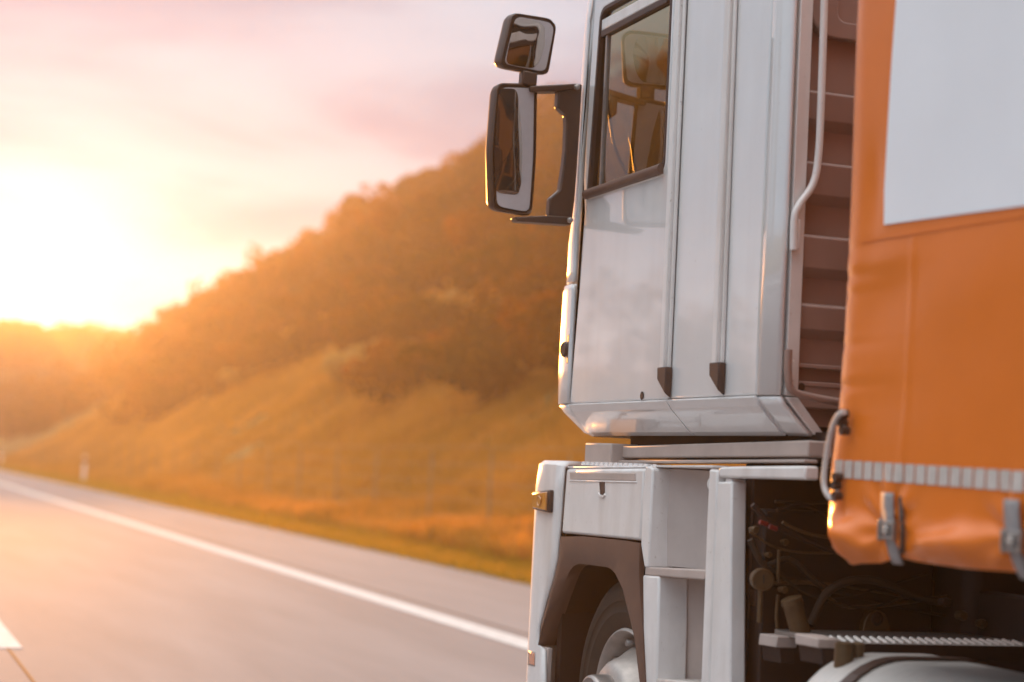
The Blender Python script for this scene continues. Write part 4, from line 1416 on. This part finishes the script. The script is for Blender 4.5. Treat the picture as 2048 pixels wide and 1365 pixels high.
ys_t = np.concatenate([np.linspace(YT - 0.075, YT - 1.5, 190), np.linspace(YT - 1.55, YT - 13.6, 180)])
corner_r = 0.05
V, Fq = [], []
zs_u = np.concatenate([np.linspace(0, 0.22, 75), np.linspace(0.225, 1, 150)])
cols = []
for a in (90, 75, 60, 50, 42, 36, 30, 25, 20, 15, 10, 5):                   # rounded front corner, from the headboard round to the side
    cols.append((YT - 0.075 + 0.125 * math.sin(R(a)), 0.06 * (1 - math.cos(R(a)))))
cols = [(YT + corner_r, 0.30)] + cols + [(y, 0.0) for y in ys_t]
EDGE = [at_t(x, y) for x, y in [(1645, 1090), (1645, 1040), (1650, 930), (1667, 800), (1678, 650), (1690, 450), (1700, 200), (1710, 0)]]
EDGE_Z = [p.z for p in EDGE]
EDGE_Y = [p.y for p in EDGE]
for y, inset in cols:
    zb = float(hem(min(y, YT)))
    # the lower front corner is rounded off
    u = YT + corner_r - y
    zb += 0.07 * max(0, 1 - u / 0.09) ** 2
    Z = zb + (ZT_TOP - zb) * zs_u
    bl = bulge(np.full_like(Z, min(y, YT)), Z)
    fade = max(0.0, 1 - inset / 0.05)
    for z, b in zip(Z, bl):
        lean = (YT + 0.012 - float(np.interp(z, EDGE_Z, EDGE_Y))) * max(0, 1 - u / 0.6)
        V.append((XT + inset - b * fade, y - lean, z))
nz = len(zs_u)
for i in range(len(cols) - 1):
    for j in range(nz - 1):
        Fq.append((i * nz + j, (i + 1) * nz + j, (i + 1) * nz + j + 1, i * nz + j + 1))
tarp = raw('curtain', V, Fq, M['tarp'], trailer)
tarp.data.polygons.foreach_set('use_smooth', np.ones(len(Fq), bool))
tarp['label'] = 'orange tarpaulin side curtain with creased lower hem'


def patch(name, y0f, y1, z0f, z1, m, parent, ny=60, nzz=60, lift=0.004):
    """a sheet that follows the cloth, standing a little proud of it"""
    V, Fq = [], []
    for i in range(ny):
        for j in range(nzz):
            s, t = i / (ny - 1), j / (nzz - 1)
            z = None
            ya = y0f(0.5)
            y = ya + (y1 - ya) * s
            zl = z0f(y)
            zz = zl + (z1(y) - zl) * t
            if callable(y0f):
                ya = y0f(zz)
                y = ya + (y1 - ya) * s
            V.append((XT - float(bulge(y, zz)) - lift, y, zz))
    for i in range(ny - 1):
        for j in range(nzz - 1):
            Fq.append((i * nzz + j, (i + 1) * nzz + j, (i + 1) * nzz + j + 1, i * nzz + j + 1))
    o = raw(name, V, Fq, m, parent)
    o.data.polygons.foreach_set('use_smooth', np.ones(len(Fq), bool))
    return o


wa, wb = at_t(1768, 450), at_t(2048, 412)
wt = [at_t(1799, 0), at_t(1789, 120), at_t(1776, 290), at_t(1769, 380), at_t(1768, 450)]
wzs = [p.z for p in wt][::-1]
wys = [p.y for p in wt][::-1]


def w_left(z):
    return float(np.interp(z, wzs, wys))


def w_bot(y):
    return wa.z + (wb.z - wa.z) * min((y - wa.y) / (wb.y - wa.y), 1.6)


patch('white_panel', w_left, YT - 13.5, w_bot, lambda y: 3.6, M['tarp_white'], trailer, ny=160, nzz=50)
# stitched hem band under the white panel
hb0, hb1 = at_t(1692, 486), at_t(2048, 428)
def hb(y):
    return hb0.z + (hb1.z - hb0.z) * min((y - hb0.y) / (hb1.y - hb0.y), 1.6)
patch('stitched_band', lambda z: YT - 0.09, YT - 13.5, lambda y: hb(y) - 0.006, lambda y: hb(y) + 0.004, M['tarp'], trailer, ny=160, nzz=3, lift=0.003)

# reflective tape: separate segments
s0t, s1t = at_t(1668, 920), at_t(2048, 943)
s0b, s1b = at_t(1666, 955), at_t(2048, 985)
pitch = (at_t(1900, 950).y - at_t(1924, 951).y)
y = at_t(1669, 935).y
k = 0
while y > -6.0:
    yy0, yy1 = y, y - pitch * 0.86
    tt = (y - s0t.y) / (s1t.y - s0t.y)
    zt_ = s0t.z + (s1t.z - s0t.z) * min(tt, 1.5)
    zb_ = s0b.z + (s1b.z - s0b.z) * min(tt, 1.5)
    Vv, Ff = [], []
    for i in range(5):
        for j in range(5):
            ya = yy0 + (yy1 - yy0) * i / 4
            zz = zb_ + (zt_ - zb_) * j / 4
            Vv.append((XT - float(bulge(ya, zz)) - 0.0035, ya, zz))
    for i in range(4):
        for j in range(4):
            Ff.append((i * 5 + j, i * 5 + 5 + j, i * 5 + 6 + j, i * 5 + 1 + j))
    raw('tape_segment', Vv, Ff, M['strip'], trailer)
    y -= pitch
    k += 1

# tensioning straps with buckles
def strap(ys, idx):
    off = 0.02
    def sp(dz_top, z0, z1, w, lift, m, nm, par):
        rows = []
        for z in np.linspace(z0, z1, 9):
            xx = XT - float(bulge(ys, z)) - lift
            rows.append([Vector((xx, ys + w, z)), Vector((xx, ys - w, z))])
        return loft(nm, rows, m, par, thick=0.006)
    zA, zB_, zC = at_t(1783, 986).z, at_t(1783, 1060).z, at_t(1795, 1122).z
    s = sp(0, zB_, zA, 0.028, 0.012, M['webbing'], 'tension_strap', trailer)
    sp(0, zC - 0.01, zB_, 0.024, 0.010, M['webbing'], 'strap_tail', s)
    xb = XT - float(bulge(ys, zB_)) - 0.018
    for dz, h in ((0.018, 0.008), (-0.022, 0.008)):
        box('buckle_bar', xb - 0.004, xb + 0.008, ys - 0.036, ys + 0.036, zB_ + dz - h / 2, zB_ + dz + h / 2, M['steel'], s, 0.003)
    for sy in (-1, 1):
        box('buckle_side', xb - 0.006, xb + 0.010, ys + sy * 0.034 - 0.004, ys + sy * 0.034 + 0.004, zB_ - 0.030, zB_ + 0.026, M['steel'], s, 0.002)
    box('buckle_tongue', xb - 0.010, xb, ys - 0.015, ys + 0.012, zB_ - 0.012, zB_ + 0.012, M['hub'], s, 0.003)
    # loose end hanging behind
    tube('loose_end', smooth_path([(xb + 0.012, ys - 0.045, zA - 0.01), (xb + 0.006, ys - 0.062, zA - 0.06), (xb + 0.002, ys - 0.075, zB_), (xb + 0.006, ys - 0.070, zC + 0.02)], 5), 0.007, M['plastic'], s, sides=6)


for i, ys in enumerate(strap_all[:4]):
    strap(ys, i)

# rope handle at the front edge with its hooks
rope_px = [(1689, 824), (1676, 832), (1664, 858), (1655, 900), (1649, 940), (1648, 968), (1653, 986), (1662, 997), (1671, 1000)]
dz_r = [0.03, 0.035, 0.035, 0.03, 0.03, 0.03, 0.03, 0.025, 0.02]
rp_ = [at_x(x, y, XT - d) for (x, y), d in zip(rope_px, dz_r)]
tube('front_rope', smooth_path(rp_, 6), 0.0085, M['rope'], trailer, sides=10)
for pts in ([(1688, 828), (1686, 845), (1690, 862)], [(1676, 955), (1673, 972), (1675, 992)]):
    a = [at_x(x, y, XT - 0.018) for x, y in pts]
    hk = tube('rope_hook', smooth_path(a, 4), 0.006, M['steel'], trailer, sides=8)
    for q in a:
        lathe('hook_eyelet', [(-0.012, 0.010), (-0.014, 0.013), (0.01, 0.013)], q, (1, 0, 0), M['plastic'], hk, sides=10)

# trailer body behind the cloth
box('headboard', XT + 0.1, XT + 2.45, YT - 0.03, YT + 0.03, Z_HEM + 0.06, ZT_TOP, M['tarp'], trailer, 0.01)
box('trailer_roof', XT + 0.01, XT + 2.54, YT - 13.6, YT, ZT_TOP, ZT_TOP + 0.04, M['tarp_white'], trailer, 0.02)
box('load_floor', XT + 0.12, XT + 2.43, YT - 13.6, YT - 0.04, Z_HEM + 0.02, Z_HEM + 0.12, CH, trailer)
box('right_curtain', XT + 2.53, XT + 2.55, YT - 13.6, YT, Z_HEM, ZT_TOP, M['tarp'], trailer)
box('rear_door', XT + 0.02, XT + 2.53, YT - 13.64, YT - 13.6, Z_HEM, ZT_TOP, M['tarp_white'], trailer)
for x in (XT + 0.75, XT + 1.7):
    box('trailer_beam', x, x + 0.1, YT - 13.4, YT - 0.2, Z_HEM - 0.10, Z_HEM + 0.015, CH, trailer)
for y in (-5.6, -6.9, -8.2):
    for xw, sg_ in ((XT + 0.05, 1), (XT + 2.5, -1)):
        tw = lathe('trailer_wheel', [(0.36, 0.30), (0.34, 0.47), (0.30, 0.505), (0.06, 0.505), (0.02, 0.47), (0, 0.40), (0.02, 0.29), (0.10, 0.25), (0.12, 0.12), (0.05, 0.10)], (xw, y, 0.505), (sg_, 0, 0), M['rubber'], trailer, sides=36)
for x in (XT + 0.5, XT + 2.0):
    box('landing_leg', x, x + 0.12, 0.9, 1.02, 0.35, Z_HEM, CH, trailer, 0.01)

# ------------------------------------------------------------------ evening haze
hz = box('haze', -790, 790, -390, 1160, -1.6, 20.2, M['black'])
hm = bpy.data.materials.new('evening_haze')
hm.use_nodes = True
t = hm.node_tree
t.nodes.clear()
ho = N(t, 'ShaderNodeOutputMaterial')
pv = N(t, 'ShaderNodeVolumePrincipled')
pv.inputs['Color'].default_value = (1.0, 0.90, 0.78, 1)
pv.inputs['Density'].default_value = 0.0014
pv.inputs['Anisotropy'].default_value = 0.66
t.links.new(pv.outputs[0], ho.inputs['Volume'])
hz.data.materials.clear()
hz.data.materials.append(hm)
tag(hz, kind='stuff', label='warm evening haze hanging over the road and hills', cat='haze')
